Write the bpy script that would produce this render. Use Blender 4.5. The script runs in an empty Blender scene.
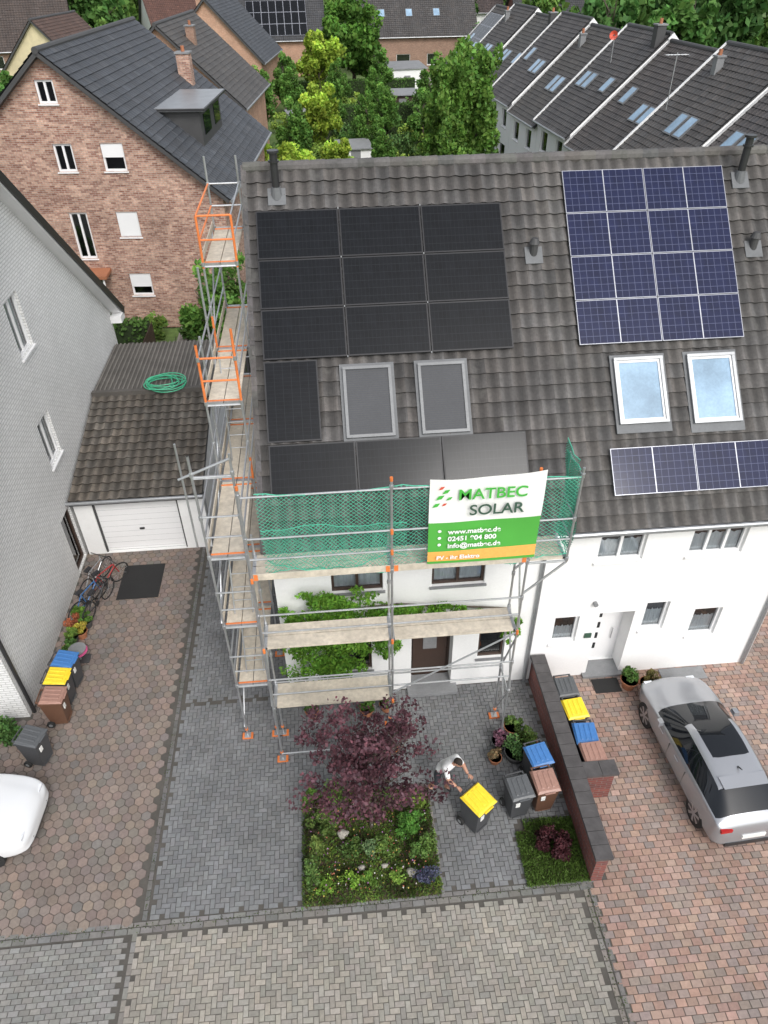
import bpy, bmesh, math, random
import numpy as np
from mathutils import Vector, Matrix
random.seed(7); rng=np.random.default_rng(7)
scene=bpy.context.scene; COLL=scene.collection
Z=Vector((0,0,1))

# ------------------------------------------------------------------ helpers
def link(o,parent=None):
    COLL.objects.link(o)
    if parent is not None: o.parent=parent
    return o
def root(name,loc=(0,0,0),rz=0.0):
    e=bpy.data.objects.new(name,None); e.empty_display_size=0.3
    e.location=loc; e.rotation_euler=(0,0,rz); return link(e)

MAT={}
def _base(name):
    m=bpy.data.materials.new(name); m.use_nodes=True; nt=m.node_tree
    return m,nt,nt.nodes["Principled BSDF"]
def _noise(nt,vec,scale,detail=4,rough=.6):
    n=nt.nodes.new("ShaderNodeTexNoise"); n.inputs["Scale"].default_value=scale
    n.inputs["Detail"].default_value=detail; n.inputs["Roughness"].default_value=rough
    if vec is not None: nt.links.new(vec,n.inputs["Vector"])
    return n.outputs["Fac"]
def _range(nt,v,a,b,lo,hi):
    n=nt.nodes.new("ShaderNodeMapRange"); n.inputs[1].default_value=a;n.inputs[2].default_value=b
    n.inputs[3].default_value=lo;n.inputs[4].default_value=hi; nt.links.new(v,n.inputs[0]); return n.outputs[0]
def _math(nt,op,a,b=None):
    n=nt.nodes.new("ShaderNodeMath"); n.operation=op
    for i,x in enumerate((a,b)):
        if x is None: continue
        if isinstance(x,(int,float)): n.inputs[i].default_value=x
        else: nt.links.new(x,n.inputs[i])
    return n.outputs[0]
def _scale(nt,col,fac):
    n=nt.nodes.new("ShaderNodeVectorMath"); n.operation='SCALE'
    if isinstance(col,tuple): n.inputs[0].default_value=col[:3]
    else: nt.links.new(col,n.inputs[0])
    nt.links.new(fac,n.inputs["Scale"]); return n.outputs[0]
def _mul(nt,a,b):
    n=nt.nodes.new("ShaderNodeVectorMath"); n.operation='MULTIPLY'
    for i,x in enumerate((a,b)):
        if isinstance(x,tuple): n.inputs[i].default_value=x[:3]
        else: nt.links.new(x,n.inputs[i])
    return n.outputs[0]
def _mix(nt,fac,a,b):
    n=nt.nodes.new("ShaderNodeMix"); n.data_type='RGBA'
    nt.links.new(fac,n.inputs[0])
    for i,x in ((6,a),(7,b)):
        if isinstance(x,tuple): n.inputs[i].default_value=(*x[:3],1)
        else: nt.links.new(x,n.inputs[i])
    return n.outputs[2]
def M(name,col,rough=.6,metal=0.,var=.12,vs=1.5,var2=.08,vs2=18,bump=0.,bs=40,attr=False,spec=.5,stretch=None,stain=None):
    m,nt,b=_base(name)
    tc=nt.nodes.new("ShaderNodeTexCoord"); vec=tc.outputs["Object"]
    if stretch:
        mp=nt.nodes.new("ShaderNodeMapping"); mp.inputs["Scale"].default_value=stretch
        nt.links.new(vec,mp.inputs[0]); vec=mp.outputs[0]
    c=col
    f1=_range(nt,_noise(nt,vec,vs,5),.3,.7,1-var,1+var)
    f2=_range(nt,_noise(nt,vec,vs2,3),.3,.7,1-var2,1+var2)
    f=_math(nt,'MULTIPLY',f1,f2)
    if attr:
        a=nt.nodes.new("ShaderNodeAttribute"); a.attribute_name="Col"
        c=_mul(nt,a.outputs["Color"],tuple(col))
    out=_scale(nt,c,f)
    if stain:
        sc,scol,lo,hi=stain[:4]; mxv=stain[4] if len(stain)>4 else .75
        sf=_range(nt,_noise(nt,vec,sc,6,.65),lo,hi,0,mxv)
        out=_mix(nt,sf,out,scol)
    nt.links.new(out,b.inputs["Base Color"])
    b.inputs["Roughness"].default_value=rough; b.inputs["Metallic"].default_value=metal
    b.inputs["Specular IOR Level"].default_value=spec
    if bump:
        bn=nt.nodes.new("ShaderNodeBump"); bn.inputs["Strength"].default_value=bump; bn.inputs["Distance"].default_value=.02
        nt.links.new(_noise(nt,vec,bs,4),bn.inputs["Height"]); nt.links.new(bn.outputs[0],b.inputs["Normal"])
    MAT[name]=m; return m
def brickmat(name,c1,c2,mortar,bw=.25,bh=.083,ms=.009,rough=.85,extra=.15,bias=0.0,bump=.4):
    m,nt,b=_base(name)
    uv=nt.nodes.new("ShaderNodeUVMap")
    t=nt.nodes.new("ShaderNodeTexBrick"); nt.links.new(uv.outputs[0],t.inputs["Vector"])
    t.inputs["Color1"].default_value=(*c1,1);t.inputs["Color2"].default_value=(*c2,1);t.inputs["Mortar"].default_value=(*mortar,1)
    t.inputs["Scale"].default_value=1;t.inputs["Mortar Size"].default_value=ms;t.inputs["Brick Width"].default_value=bw;t.inputs["Row Height"].default_value=bh
    t.inputs["Bias"].default_value=bias; t.inputs["Mortar Smooth"].default_value=.2
    f=_range(nt,_noise(nt,uv.outputs[0],.7,5),.3,.7,1-extra,1+extra)
    f2=_range(nt,_noise(nt,uv.outputs[0],9,2),.3,.7,1-extra,1+extra)
    nt.links.new(_scale(nt,_scale(nt,t.outputs["Color"],f),f2),b.inputs["Base Color"])
    b.inputs["Roughness"].default_value=rough
    bn=nt.nodes.new("ShaderNodeBump"); bn.inputs["Strength"].default_value=bump; bn.inputs["Distance"].default_value=.01; bn.invert=True
    nt.links.new(t.outputs["Fac"],bn.inputs["Height"]); nt.links.new(bn.outputs[0],b.inputs["Normal"])
    MAT[name]=m
def cellmat(name,base,line,lw,rough=.15,spec=.3,fine=None):
    m,nt,b=_base(name)
    uv=nt.nodes.new("ShaderNodeUVMap"); s=nt.nodes.new("ShaderNodeSeparateXYZ"); nt.links.new(uv.outputs[0],s.inputs[0])
    def ln(o,w,mult=1):
        x=_math(nt,'MULTIPLY',o,mult); x=_math(nt,'FRACT',x); x=_math(nt,'SUBTRACT',x,.5); x=_math(nt,'ABSOLUTE',x)
        return _math(nt,'GREATER_THAN',x,.5-w)
    l=_math(nt,'MAXIMUM',ln(s.outputs[0],lw),ln(s.outputs[1],lw))
    f=_range(nt,_noise(nt,uv.outputs[0],.35,3),.3,.7,.75,1.3)
    c=_mix(nt,l,_scale(nt,base,f),line)
    nt.links.new(c,b.inputs["Base Color"]); b.inputs["Roughness"].default_value=rough
    b.inputs["Specular IOR Level"].default_value=spec
    MAT[name]=m
def glassmat(name,tint=(.6,.65,.68),refl=.25):
    m=bpy.data.materials.new(name); m.use_nodes=True; nt=m.node_tree; nt.nodes.clear()
    o=nt.nodes.new("ShaderNodeOutputMaterial"); mx=nt.nodes.new("ShaderNodeMixShader")
    t=nt.nodes.new("ShaderNodeBsdfTransparent"); g=nt.nodes.new("ShaderNodeBsdfGlossy")
    t.inputs[0].default_value=(*tint,1); g.inputs[0].default_value=(1,1,1,1); g.inputs["Roughness"].default_value=.03
    lw=nt.nodes.new("ShaderNodeLayerWeight"); lw.inputs[0].default_value=refl
    f=_range(nt,lw.outputs["Fresnel"],0,1,.1,1)
    nt.links.new(f,mx.inputs[0]); nt.links.new(t.outputs[0],mx.inputs[1]); nt.links.new(g.outputs[0],mx.inputs[2]); nt.links.new(mx.outputs[0],o.inputs[0])
    MAT[name]=m
def leafmat(name,trans=.3,rough=.6):
    m,nt,b=_base(name); a=nt.nodes.new("ShaderNodeAttribute"); a.attribute_name="Col"
    nt.links.new(a.outputs["Color"],b.inputs["Base Color"]); b.inputs["Roughness"].default_value=rough
    b.inputs["Specular IOR Level"].default_value=.25
    tr=nt.nodes.new("ShaderNodeBsdfTranslucent"); nt.links.new(a.outputs["Color"],tr.inputs[0])
    mx=nt.nodes.new("ShaderNodeMixShader"); mx.inputs[0].default_value=trans
    o=nt.nodes["Material Output"]; nt.links.new(b.outputs[0],mx.inputs[1]); nt.links.new(tr.outputs[0],mx.inputs[2]); nt.links.new(mx.outputs[0],o.inputs[0])
    MAT[name]=m

M("render_white",(.81,.81,.80),.85,var=.03,var2=.02,vs=.8,bump=.1,bs=60,stain=(.9,(.66,.66,.64),.6,.8,.5))
M("white_pvc",(.8,.8,.8),.35,var=.02,var2=.01)
M("dark_wood",(.05,.03,.022),.5)
M("interior",(.02,.02,.022),.9)
M("curtain",(.75,.75,.75),.9,var=.15,vs=6,stretch=(8,8,.5))
M("roof_tile",(1,1,1),.8,attr=True,var=.24,vs=.9,var2=.18,vs2=14,bump=.4,bs=50,stain=(2.2,(.16,.155,.14),.56,.85,.55))
M("roof_tile_smooth",(1,1,1),.45,attr=True,var=.1,vs=.5,var2=.06)
M("zinc",(.32,.33,.34),.4,metal=.6)
M("steel",(.5,.51,.52),.38,metal=.75,var=.12,vs=3)
M("orange_paint",(.68,.19,.05),.5,var=.2)
M("deck_board",(.55,.49,.40),.8,var=.2,vs=1.3,var2=.15,vs2=9,stain=(1.5,(.33,.29,.23),.55,.8))
M("black_metal",(.025,.025,.027),.4)
M("black_rubber",(.018,.018,.018),.8)
M("dark_grey",(.055,.055,.056),.6)
M("rib_brown",(.085,.078,.07),.7,var=.2); M("rib_light",(.15,.14,.125),.7,var=.2)
M("mid_grey",(.22,.225,.23),.6)
M("window_frame_grey",(.16,.165,.17),.45,metal=.2)
M("panel_frame",(.012,.012,.014),.45,metal=.2)
M("panel_frame_alu",(.36,.37,.41),.35,metal=.5)
cellmat("panel_black",(.006,.007,.009),(.016,.018,.021),.03,.16,.18)
cellmat("panel_blue",(.010,.0135,.045),(.075,.085,.15),.035,.12,.25)
glassmat("window_glass"); glassmat("roof_glass",(.6,.78,.95),.5)
M("screen_grey",(.045,.048,.055),.6,var=.05)
leafmat("leaf"); leafmat("leaf_far",.2,.7)
M("bark",(.09,.07,.055),.9,bump=.6,bs=30,stretch=(1,1,.3))
M("soil",(.07,.05,.035),.95,var=.3,bump=.6,bs=25)
M("grass_ground",(.085,.14,.035),.95,var=.35,vs=.25,var2=.25,vs2=2.5,bump=.5,bs=12)
M("joint_sand",(.085,.078,.068),.95,var=.2)
M("joint_path",(.25,.235,.215),.9,var=.15)
M("soil_green",(.02,.035,.01),.95)
M("paver",(1,1,1),.85,attr=True,var=.15,vs=.55,var2=.12,vs2=14,bump=.25,bs=60,stain=(1.1,(.14,.135,.125),.6,.85))
M("paver_drive",(1,1,1),.85,attr=True,var=.16,vs=.5,var2=.1,vs2=12,bump=.25,bs=60,stain=(.6,(.30,.305,.31),.53,.78))
M("garden_wall_cap",(.075,.07,.07),.8,var=.25,vs=3)
brickmat("brick_red",(.22,.06,.045),(.13,.045,.04),(.16,.13,.12))
brickmat("brick_mix",(.23,.10,.07),(.52,.33,.245),(.38,.34,.30),extra=.24)
brickmat("brick_orange",(.42,.22,.14),(.5,.29,.19),(.4,.33,.27))
brickmat("brick_brown",(.24,.135,.095),(.32,.19,.135),(.3,.25,.2))
brickmat("brick_white",(.76,.76,.75),(.70,.70,.69),(.5,.5,.49),ms=.012,extra=.05,bump=.8)
M("net_green",(.08,.42,.28),.7,var=.2)
M("banner_white",(.8,.8,.78),.6,var=.02,var2=.01)
M("banner_green",(.08,.38,.055),.6,var=.04,var2=.01)
M("banner_orange",(.85,.42,.10),.6,var=.02)
M("ink_dark",(.04,.09,.06),.6); M("ink_white",(.85,.85,.85),.6); M("ink_red",(.6,.08,.04),.6); M("ink_green",(.06,.42,.05),.6)
M("bin_grey",(.06,.062,.066),.5,var=.08); M("bin_brown",(.13,.065,.04),.5,var=.08)
M("lid_yellow",(.82,.60,.03),.4,var=.06,vs=4,stain=(6,(.5,.38,.08),.6,.85,.5)); M("lid_blue",(.05,.17,.42),.4,var=.08,vs=4); M("lid_brown",(.32,.18,.14),.45,var=.1,vs=4); M("lid_grey",(.09,.095,.1),.45,var=.08)
M("car_silver",(.42,.43,.45),.25,metal=.6,var=.01,var2=.0); M("car_white",(.74,.75,.76),.25,metal=.1,var=.01,var2=.0)
M("car_glass",(.008,.01,.013),.04,var=.0,var2=.0,spec=.55); M("alloy",(.5,.5,.52),.3,metal=.8); M("lamp_red",(.4,.01,.01),.15); M("lamp_clear",(.7,.72,.75),.1)
M("plate",(.75,.75,.72),.5)
M("terracotta",(.35,.14,.07),.8); M("hose_green",(.07,.42,.24),.4)
M("skin",(.40,.21,.14),.55,var=.04); M("shirt_white",(.72,.72,.72),.85,var=.06,bump=.4,bs=14); M("trousers_dark",(.03,.034,.042),.85,bump=.4,bs=14); M("hair_dark",(.025,.018,.013),.8); M("shoe",(.03,.03,.03),.6)
M("bike_red",(.4,.03,.03),.3); M("bike_blue",(.05,.15,.35),.3); M("pink",(.6,.1,.25),.5); M("yellow_wall",(.6,.52,.33),.85)
M("lead",(.13,.135,.14),.6,metal=.1)
M("sky_tinted_pane",(.26,.38,.50),.15,var=.3,vs=.8,spec=.4)  # opaque roof window pane, reflected sky blue painted into its base colour
M("parapet_cap",(.5,.5,.5),.7)

class MB:
    def __init__(s): s.v=[];s.f=[];s.m=[];s.c=[];s.uv={}
    def face(s,pts,m,c=(1,1,1),uv=None):
        i=len(s.v); s.v+= [tuple(p) for p in pts]; s.f.append(tuple(range(i,i+len(pts)))); s.m.append(m); s.c.append(c)
        if uv: s.uv[len(s.f)-1]=uv
    def hexa(s,p,m,c=(1,1,1)):
        i=len(s.v); s.v+=[tuple(q) for q in p]
        for f in ((0,3,2,1),(4,5,6,7),(0,1,5,4),(1,2,6,5),(2,3,7,6),(3,0,4,7)):
            s.f.append(tuple(i+k for k in f)); s.m.append(m); s.c.append(c)
    def box(s,x0,x1,y0,y1,z0,z1,m,c=(1,1,1)):
        s.hexa([(x0,y0,z0),(x1,y0,z0),(x1,y1,z0),(x0,y1,z0),(x0,y0,z1),(x1,y0,z1),(x1,y1,z1),(x0,y1,z1)],m,c)
    def fbox(s,O,A,B,C,a0,a1,b0,b1,c0,c1,m,c=(1,1,1)):
        P=lambda a,b,cc:O+A*a+B*b+C*cc
        s.hexa([P(a0,b0,c0),P(a1,b0,c0),P(a1,b1,c0),P(a0,b1,c0),P(a0,b0,c1),P(a1,b0,c1),P(a1,b1,c1),P(a0,b1,c1)],m,c)
    def cyl(s,p0,p1,r0,m,r1=None,n=8,caps=True,c=(1,1,1)):
        p0=Vector(p0);p1=Vector(p1); r1=r0 if r1 is None else r1
        d=(p1-p0); 
        if d.length<1e-6: return
        d.normalize(); a=d.orthogonal().normalized(); b=d.cross(a)
        i=len(s.v)
        for p,r in ((p0,r0),(p1,r1)):
            for k in range(n):
                t=2*math.pi*k/n; s.v.append(tuple(p+a*(math.cos(t)*r)+b*(math.sin(t)*r)))
        for k in range(n):
            k2=(k+1)%n; s.f.append((i+k,i+k2,i+n+k2,i+n+k)); s.m.append(m); s.c.append(c)
        if caps:
            s.f.append(tuple(i+n-1-k for k in range(n))); s.m.append(m); s.c.append(c)
            s.f.append(tuple(i+n+k for k in range(n))); s.m.append(m); s.c.append(c)
    def finish(s,name,parent=None,uv=True,smooth=False,col=True):
        me=bpy.data.meshes.new(name); me.from_pydata(s.v,[],s.f)
        names=[]; idx={}
        for m in s.m:
            if m not in idx: idx[m]=len(names); names.append(m)
        for n in names: me.materials.append(MAT[n])
        me.polygons.foreach_set("material_index",[idx[m] for m in s.m])
        if smooth: me.polygons.foreach_set("use_smooth",[True]*len(s.f))
        if col:
            ca=me.color_attributes.new("Col",'FLOAT_COLOR','CORNER'); arr=[]
            for f,c in zip(s.f,s.c):
                if isinstance(c,list):
                    for q in c: arr+=[q[0],q[1],q[2],1.0]
                else: arr+= [c[0],c[1],c[2],1.0]*len(f)
            ca.data.foreach_set("color",arr)
        if uv:
            ul=me.uv_layers.new(name="UVMap"); arr=[]
            for k,f in enumerate(s.f):
                if k in s.uv:
                    for q in s.uv[k]: arr+= [q[0],q[1]]
                    continue
                p=[s.v[i] for i in f[:3]]
                ax,ay,az=(p[1][0]-p[0][0],p[1][1]-p[0][1],p[1][2]-p[0][2]); bx,by,bz=(p[2][0]-p[0][0],p[2][1]-p[0][1],p[2][2]-p[0][2])
                nx,ny,nz=ay*bz-az*by,az*bx-ax*bz,ax*by-ay*bx
                h=math.hypot(nx,ny); L=math.sqrt(h*h+nz*nz) or 1
                if h/L<.3:
                    for i in f: arr+=[s.v[i][0],s.v[i][1]]
                else:
                    tx,ty=-ny/h,nx/h
                    for i in f: arr+=[s.v[i][0]*tx+s.v[i][1]*ty, s.v[i][2]*L/h]
            ul.data.foreach_set("uv",arr)
        me.update(); o=bpy.data.objects.new(name,me); return link(o,parent)

def wall(mb,P,U,W,h,ops,m,depth=.13,revm=None,z0=0):
    N=U.cross(Z); P=Vector(P)
    hf=h if callable(h) else (lambda u:h)
    br={0,W}
    for o in ops: br|={o[0],o[1]}
    if callable(h) and hasattr(h,'breaks'): br|=set(h.breaks)
    br=sorted(br)
    for a,b in zip(br[:-1],br[1:]):
        mid=(a+b)/2; cur=z0
        os=sorted([o for o in ops if o[0]<=mid<=o[1]],key=lambda o:o[2])
        for o in os:
            if o[2]>cur+1e-4: mb.face([P+U*a+Z*cur,P+U*b+Z*cur,P+U*b+Z*o[2],P+U*a+Z*o[2]],m)
            cur=o[3]
        mb.face([P+U*a+Z*cur,P+U*b+Z*cur,P+U*b+Z*hf(b),P+U*a+Z*hf(a)],m)
    for o in ops:
        d=o[4] if len(o)>4 else depth; I=-N*d
        a,b,c,e=[P+U*o[0]+Z*o[2],P+U*o[1]+Z*o[2],P+U*o[1]+Z*o[3],P+U*o[0]+Z*o[3]]
        rm=revm or m
        for p,q in ((b,a),(c,b),(e,c),(a,e)): mb.face([q,p,p+I,q+I],rm)
def window(mb,P,U,o,frame="white_pvc",depth=.13,fw=.06,mull=0,glass="window_glass",curtain=None,sill=True,shutter=0,door=False,transom=False):
    N=U.cross(Z); I=-N; P=Vector(P); u0,u1,z0,z1=o[:4]; d=o[4] if len(o)>4 else depth
    A=lambda a0,a1,c0,c1,d0,d1,m: mb.fbox(P,U,I,Z,a0,a1,d0,d1,c0,c1,m)
    A(u0,u1,z0,z0+fw,d-.05,d+.02,frame); A(u0,u1,z1-fw,z1,d-.05,d+.02,frame)
    A(u0,u0+fw,z0+fw,z1-fw,d-.05,d+.02,frame); A(u1-fw,u1,z0+fw,z1-fw,d-.05,d+.02,frame)
    for k in range(mull):
        uc=u0+(u1-u0)*(k+1)/(mull+1); A(uc-fw*.55,uc+fw*.55,z0+fw,z1-fw,d-.045,d+.02,frame)
    if transom: A(u0+fw,u1-fw,z0+(z1-z0)*.45-.02,z0+(z1-z0)*.45+.02,d-.04,d+.02,frame)
    q=[(u0+fw,z0+fw),(u1-fw,z0+fw),(u1-fw,z1-fw),(u0+fw,z1-fw)]
    mb.face([P+U*a+I*d+Z*c for a,c in q],glass)
    q2=[(u0-.0,z0),(u1,z0),(u1,z1),(u0,z1)]
    mb.face([P+U*a+I*(d+.45)+Z*c for a,c in q2],"interior")
    for (a,c),(a2,c2) in zip(q2,q2[1:]+q2[:1]): mb.face([P+U*a+I*(d+.02)+Z*c,P+U*a2+I*(d+.02)+Z*c2,P+U*a2+I*(d+.45)+Z*c2,P+U*a+I*(d+.45)+Z*c],"interior")
    if curtain:
        n=14; c0=z0+(z1-z0)*curtain[0]; c1=z0+(z1-z0)*curtain[1]
        for k in range(n):
            a=u0+fw+(u1-u0-2*fw)*k/n; b=u0+fw+(u1-u0-2*fw)*(k+1)/n
            da=d+.05+.03*(k%2); db=d+.05+.03*((k+1)%2)
            s1=.05*abs(math.sin(k*.9)) if curtain[1]<1 else 0; s2=.05*abs(math.sin((k+1)*.9)) if curtain[1]<1 else 0
            mb.face([P+U*a+I*da+Z*c0,P+U*b+I*db+Z*c0,P+U*b+I*db+Z*(c1-s2),P+U*a+I*da+Z*(c1-s1)],"curtain")
    if shutter: A(u0+.02,u1-.02,z1-(z1-z0)*shutter,z1-.01,d-.09,d-.055,"white_pvc")
    if sill: A(u0-.05,u1+.05,z0-.05,z0-.003,-.06,d-.05,"mid_grey" if frame!="white_pvc" else "white_pvc")

def tiles(mb,P,U,V,W,L,tw=.3,ch=.34,amp=.045,smp=8,m="roof_tile",base=(.09,.085,.08),cv=.22,lift=.04,seed=0,valley_shade=.42):
    r=random.Random(seed); P=Vector(P);U=Vector(U).normalized();V=Vector(V).normalized();N=U.cross(V).normalized()
    nu=int(round(W/tw))*smp; nt_=nu//smp; nc=max(1,int(round(L/ch))); ch=L/nc
    us=[W*i/nu for i in range(nu+1)]
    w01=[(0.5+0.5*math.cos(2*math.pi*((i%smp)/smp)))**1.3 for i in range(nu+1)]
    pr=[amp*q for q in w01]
    gr=[(1-valley_shade)+valley_shade*1.35*min(1,q*1.6) for q in w01]  # shading of the tile waves painted into the colour: dark valleys, lighter humps
    tint=[1+.06*math.sin(i*.7)+r.uniform(-.05,.05) for i in range(nt_+1)]
    for j in range(nc):
        v0=j*ch-.02; v1=(j+1)*ch
        b0=len(mb.v)
        jl=[r.uniform(-.007,.007) for _ in range(nt_+1)]
        for i,u in enumerate(us):
            q=P+U*u; e=jl[min(i//smp,nt_)]
            mb.v.append(tuple(q+V*v0+N*(pr[i]+e-.004)))
            mb.v.append(tuple(q+V*v0+N*(pr[i]+lift+e)))
            mb.v.append(tuple(q+V*v1+N*(pr[i]+e)))
        for t in range(nt_):
            k=1+r.uniform(-cv,cv); k*=tint[t]
            if r.random()<.06: k*=1.3
            w=r.uniform(-.03,.03); c=(base[0]*k*(1+w),base[1]*k,base[2]*k*(1-w)); cd=(c[0]*.35,c[1]*.35,c[2]*.35)  # cd: lip faces darkened, the shadow of each course painted in
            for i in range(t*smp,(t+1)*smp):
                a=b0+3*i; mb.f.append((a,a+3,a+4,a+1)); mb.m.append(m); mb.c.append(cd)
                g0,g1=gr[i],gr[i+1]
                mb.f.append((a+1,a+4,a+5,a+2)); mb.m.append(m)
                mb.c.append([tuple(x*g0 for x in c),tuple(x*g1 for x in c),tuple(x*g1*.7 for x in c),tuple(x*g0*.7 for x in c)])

def leaves(name,C,S,K,parent=None,mat="leaf",aspect=.6,up=0.0,loc=None):
    C=np.asarray(C,float);n=len(C);S=np.asarray(S,float).reshape(n,1)
    a=rng.normal(size=(n,3)); a[:,2]+=up; a/=np.linalg.norm(a,axis=1,keepdims=True)
    b=rng.normal(size=(n,3)); b-= (b*a).sum(1,keepdims=True)*a; b/=np.linalg.norm(b,axis=1,keepdims=True)
    v=np.stack([C-a*S,C+b*S*aspect,C+a*S,C-b*S*aspect],1).reshape(-1,3)
    me=bpy.data.meshes.new(name); me.vertices.add(4*n); me.loops.add(4*n); me.polygons.add(n)
    me.vertices.foreach_set("co",v.ravel()); me.loops.foreach_set("vertex_index",np.arange(4*n,dtype=np.int32))
    me.polygons.foreach_set("loop_start",np.arange(0,4*n,4,dtype=np.int32)); me.polygons.foreach_set("loop_total",np.full(n,4,dtype=np.int32))
    me.update(calc_edges=True)
    ca=me.color_attributes.new("Col",'FLOAT_COLOR','CORNER'); K=np.asarray(K,float); k4=np.ones((n,4)); k4[:,:3]=K
    ca.data.foreach_set("color",np.repeat(k4,4,axis=0).ravel())
    me.materials.append(MAT[mat]); o=bpy.data.objects.new(name,me); return link(o,parent)
def blobpts(n,c,rad,nb,br,col,cvar=.35,shell=.5):
    c=np.array(c,float);rad=np.array(rad,float)
    d=rng.normal(size=(nb,3)); d/=np.linalg.norm(d,axis=1,keepdims=True)
    r=rng.uniform(shell,1,size=(nb,1)); bc=c+d*r*rad*(1-.4*br)
    bs=rng.uniform(.55,1.25,nb)*br; bk=rng.uniform(1-cvar,1+cvar,nb)
    w=rng.integers(0,nb,n); e=rng.normal(size=(n,3)); e/=np.linalg.norm(e,axis=1,keepdims=True)
    e*=rng.uniform(.3,1,size=(n,1))**.6
    off=e*bs[w][:,None]*np.minimum(rad,rad.mean()*1.2); p=bc[w]+off
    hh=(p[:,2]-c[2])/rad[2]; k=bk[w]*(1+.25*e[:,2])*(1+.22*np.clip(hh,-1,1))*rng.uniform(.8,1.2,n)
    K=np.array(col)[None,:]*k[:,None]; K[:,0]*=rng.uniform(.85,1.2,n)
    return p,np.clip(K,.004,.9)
def shrub(name,loc,rad,n,size,col,nb=14,br=.42,mat="leaf",parent=None,shell=.4,aspect=.6):
    c=(loc[0],loc[1],loc[2]+rad[2]*.95)
    p,K=blobpts(n,c,rad,nb,br,col,shell=shell); p[:,2]=np.maximum(p[:,2],loc[2]+.02)
    return leaves(name,p,rng.uniform(.6,1.3,n)*size,K,parent,mat,aspect)
def trunk_mesh(mb,base,h,r,limbs,spread,top=None):
    base=Vector(base); pts=[base]; 
    for k in range(1,6): pts.append(base+Vector((random.uniform(-.03,.03)*h*k/5,random.uniform(-.03,.03)*h*k/5,h*k/5)))
    for k in range(5): mb.cyl(pts[k],pts[k+1],r*(1-.15*k),"bark",r*(1-.15*(k+1)),8,False)
    for i in range(limbs):
        k=random.randint(1,4); p=pts[k].lerp(pts[k+1],random.random()); an=random.uniform(0,6.28)
        d=Vector((math.cos(an),math.sin(an),random.uniform(.5,1.3))).normalized(); l=spread*random.uniform(.6,1.0)
        q=p+d*l*.5; e=q+(d+Vector((random.uniform(-.4,.4),random.uniform(-.4,.4),.3))).normalized()*l*.5
        mb.cyl(p,q,r*.4,"bark",r*.25,6,False); mb.cyl(q,e,r*.25,"bark",r*.08,6,False)
        for _ in range(2):
            e2=q+Vector((random.uniform(-1,1),random.uniform(-1,1),random.uniform(0,1))).normalized()*l*.4
            mb.cyl(q,e2,r*.15,"bark",r*.05,5,False)
def tree(name,loc,h,rad,cz,n,size,col,nb=26,br=.32,tr=.15,mat="leaf",limbs=9,aspect=.65,shell=.35):
    e=root(name,loc); mb=MB(); trunk_mesh(mb,(0,0,0),min(h*.75,cz+rad[2]*.4),tr,limbs,rad[0]*.95); mb.finish("trunk",e,uv=False,smooth=True)
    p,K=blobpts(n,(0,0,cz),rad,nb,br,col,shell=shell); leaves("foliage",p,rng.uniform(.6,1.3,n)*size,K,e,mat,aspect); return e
def copytree(src,name,loc,s,rz):
    e=root(name,loc,rz); e.scale=(s,s,s*random.uniform(.85,1.15))
    for ch in src.children:
        o=bpy.data.objects.new(ch.name.split('.')[0],ch.data); link(o,e)
    return e

# ------------------------------------------------------------------ camera
p=math.radians(38.5);psi=math.radians(4.6);rho=math.radians(0.8)
F=Vector((math.sin(psi)*math.cos(p),math.cos(psi)*math.cos(p),-math.sin(p)))
R=Vector((math.cos(psi),-math.sin(psi),0)); U_=R.cross(F)
R2=R*math.cos(rho)-U_*math.sin(rho); U2=U_*math.cos(rho)+R*math.sin(rho)
cam=bpy.data.cameras.new("camera"); co=bpy.data.objects.new("camera",cam); link(co)
mt=Matrix.Identity(4)
for i in range(3): mt[i][0]=R2[i];mt[i][1]=U2[i];mt[i][2]=-F[i]
mt[0][3],mt[1][3],mt[2][3]=0,0,15.5
co.matrix_world=mt; cam.sensor_fit='VERTICAL'; cam.sensor_height=36; cam.lens=36*720/1024; cam.clip_end=3000; cam.clip_start=.1
scene.camera=co

# ------------------------------------------------------------------ light
el=math.radians(46); az_dir=Vector((.34,-.94,0)).normalized()
w=bpy.data.worlds.new("World"); scene.world=w; w.use_nodes=True; nt=w.node_tree
sky=nt.nodes.new("ShaderNodeTexSky"); sky.sky_type='NISHITA'; sky.sun_disc=False; sky.sun_elevation=el
sky.sun_rotation=math.atan2(az_dir.x,az_dir.y); sky.air_density=1.0; sky.dust_density=3.0; sky.ozone_density=1.0
hs=nt.nodes.new("ShaderNodeHueSaturation"); hs.inputs["Saturation"].default_value=.3; hs.inputs["Value"].default_value=1.6
nt.links.new(sky.outputs[0],hs.inputs["Color"]); bg=nt.nodes["Background"]; nt.links.new(hs.outputs[0],bg.inputs[0]); bg.inputs[1].default_value=.15
sun=bpy.data.lights.new("sun","SUN"); sun.energy=1.25; sun.angle=math.radians(18); sun.color=(1,.98,.95)
so=bpy.data.objects.new("sun",sun); link(so)
sd=Vector((az_dir.x*math.cos(el),az_dir.y*math.cos(el),math.sin(el))); so.rotation_euler=sd.to_track_quat('Z','Y').to_euler()
scene.view_settings.view_transform='Standard'; scene.view_settings.look='None'; scene.view_settings.exposure=0

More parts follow.
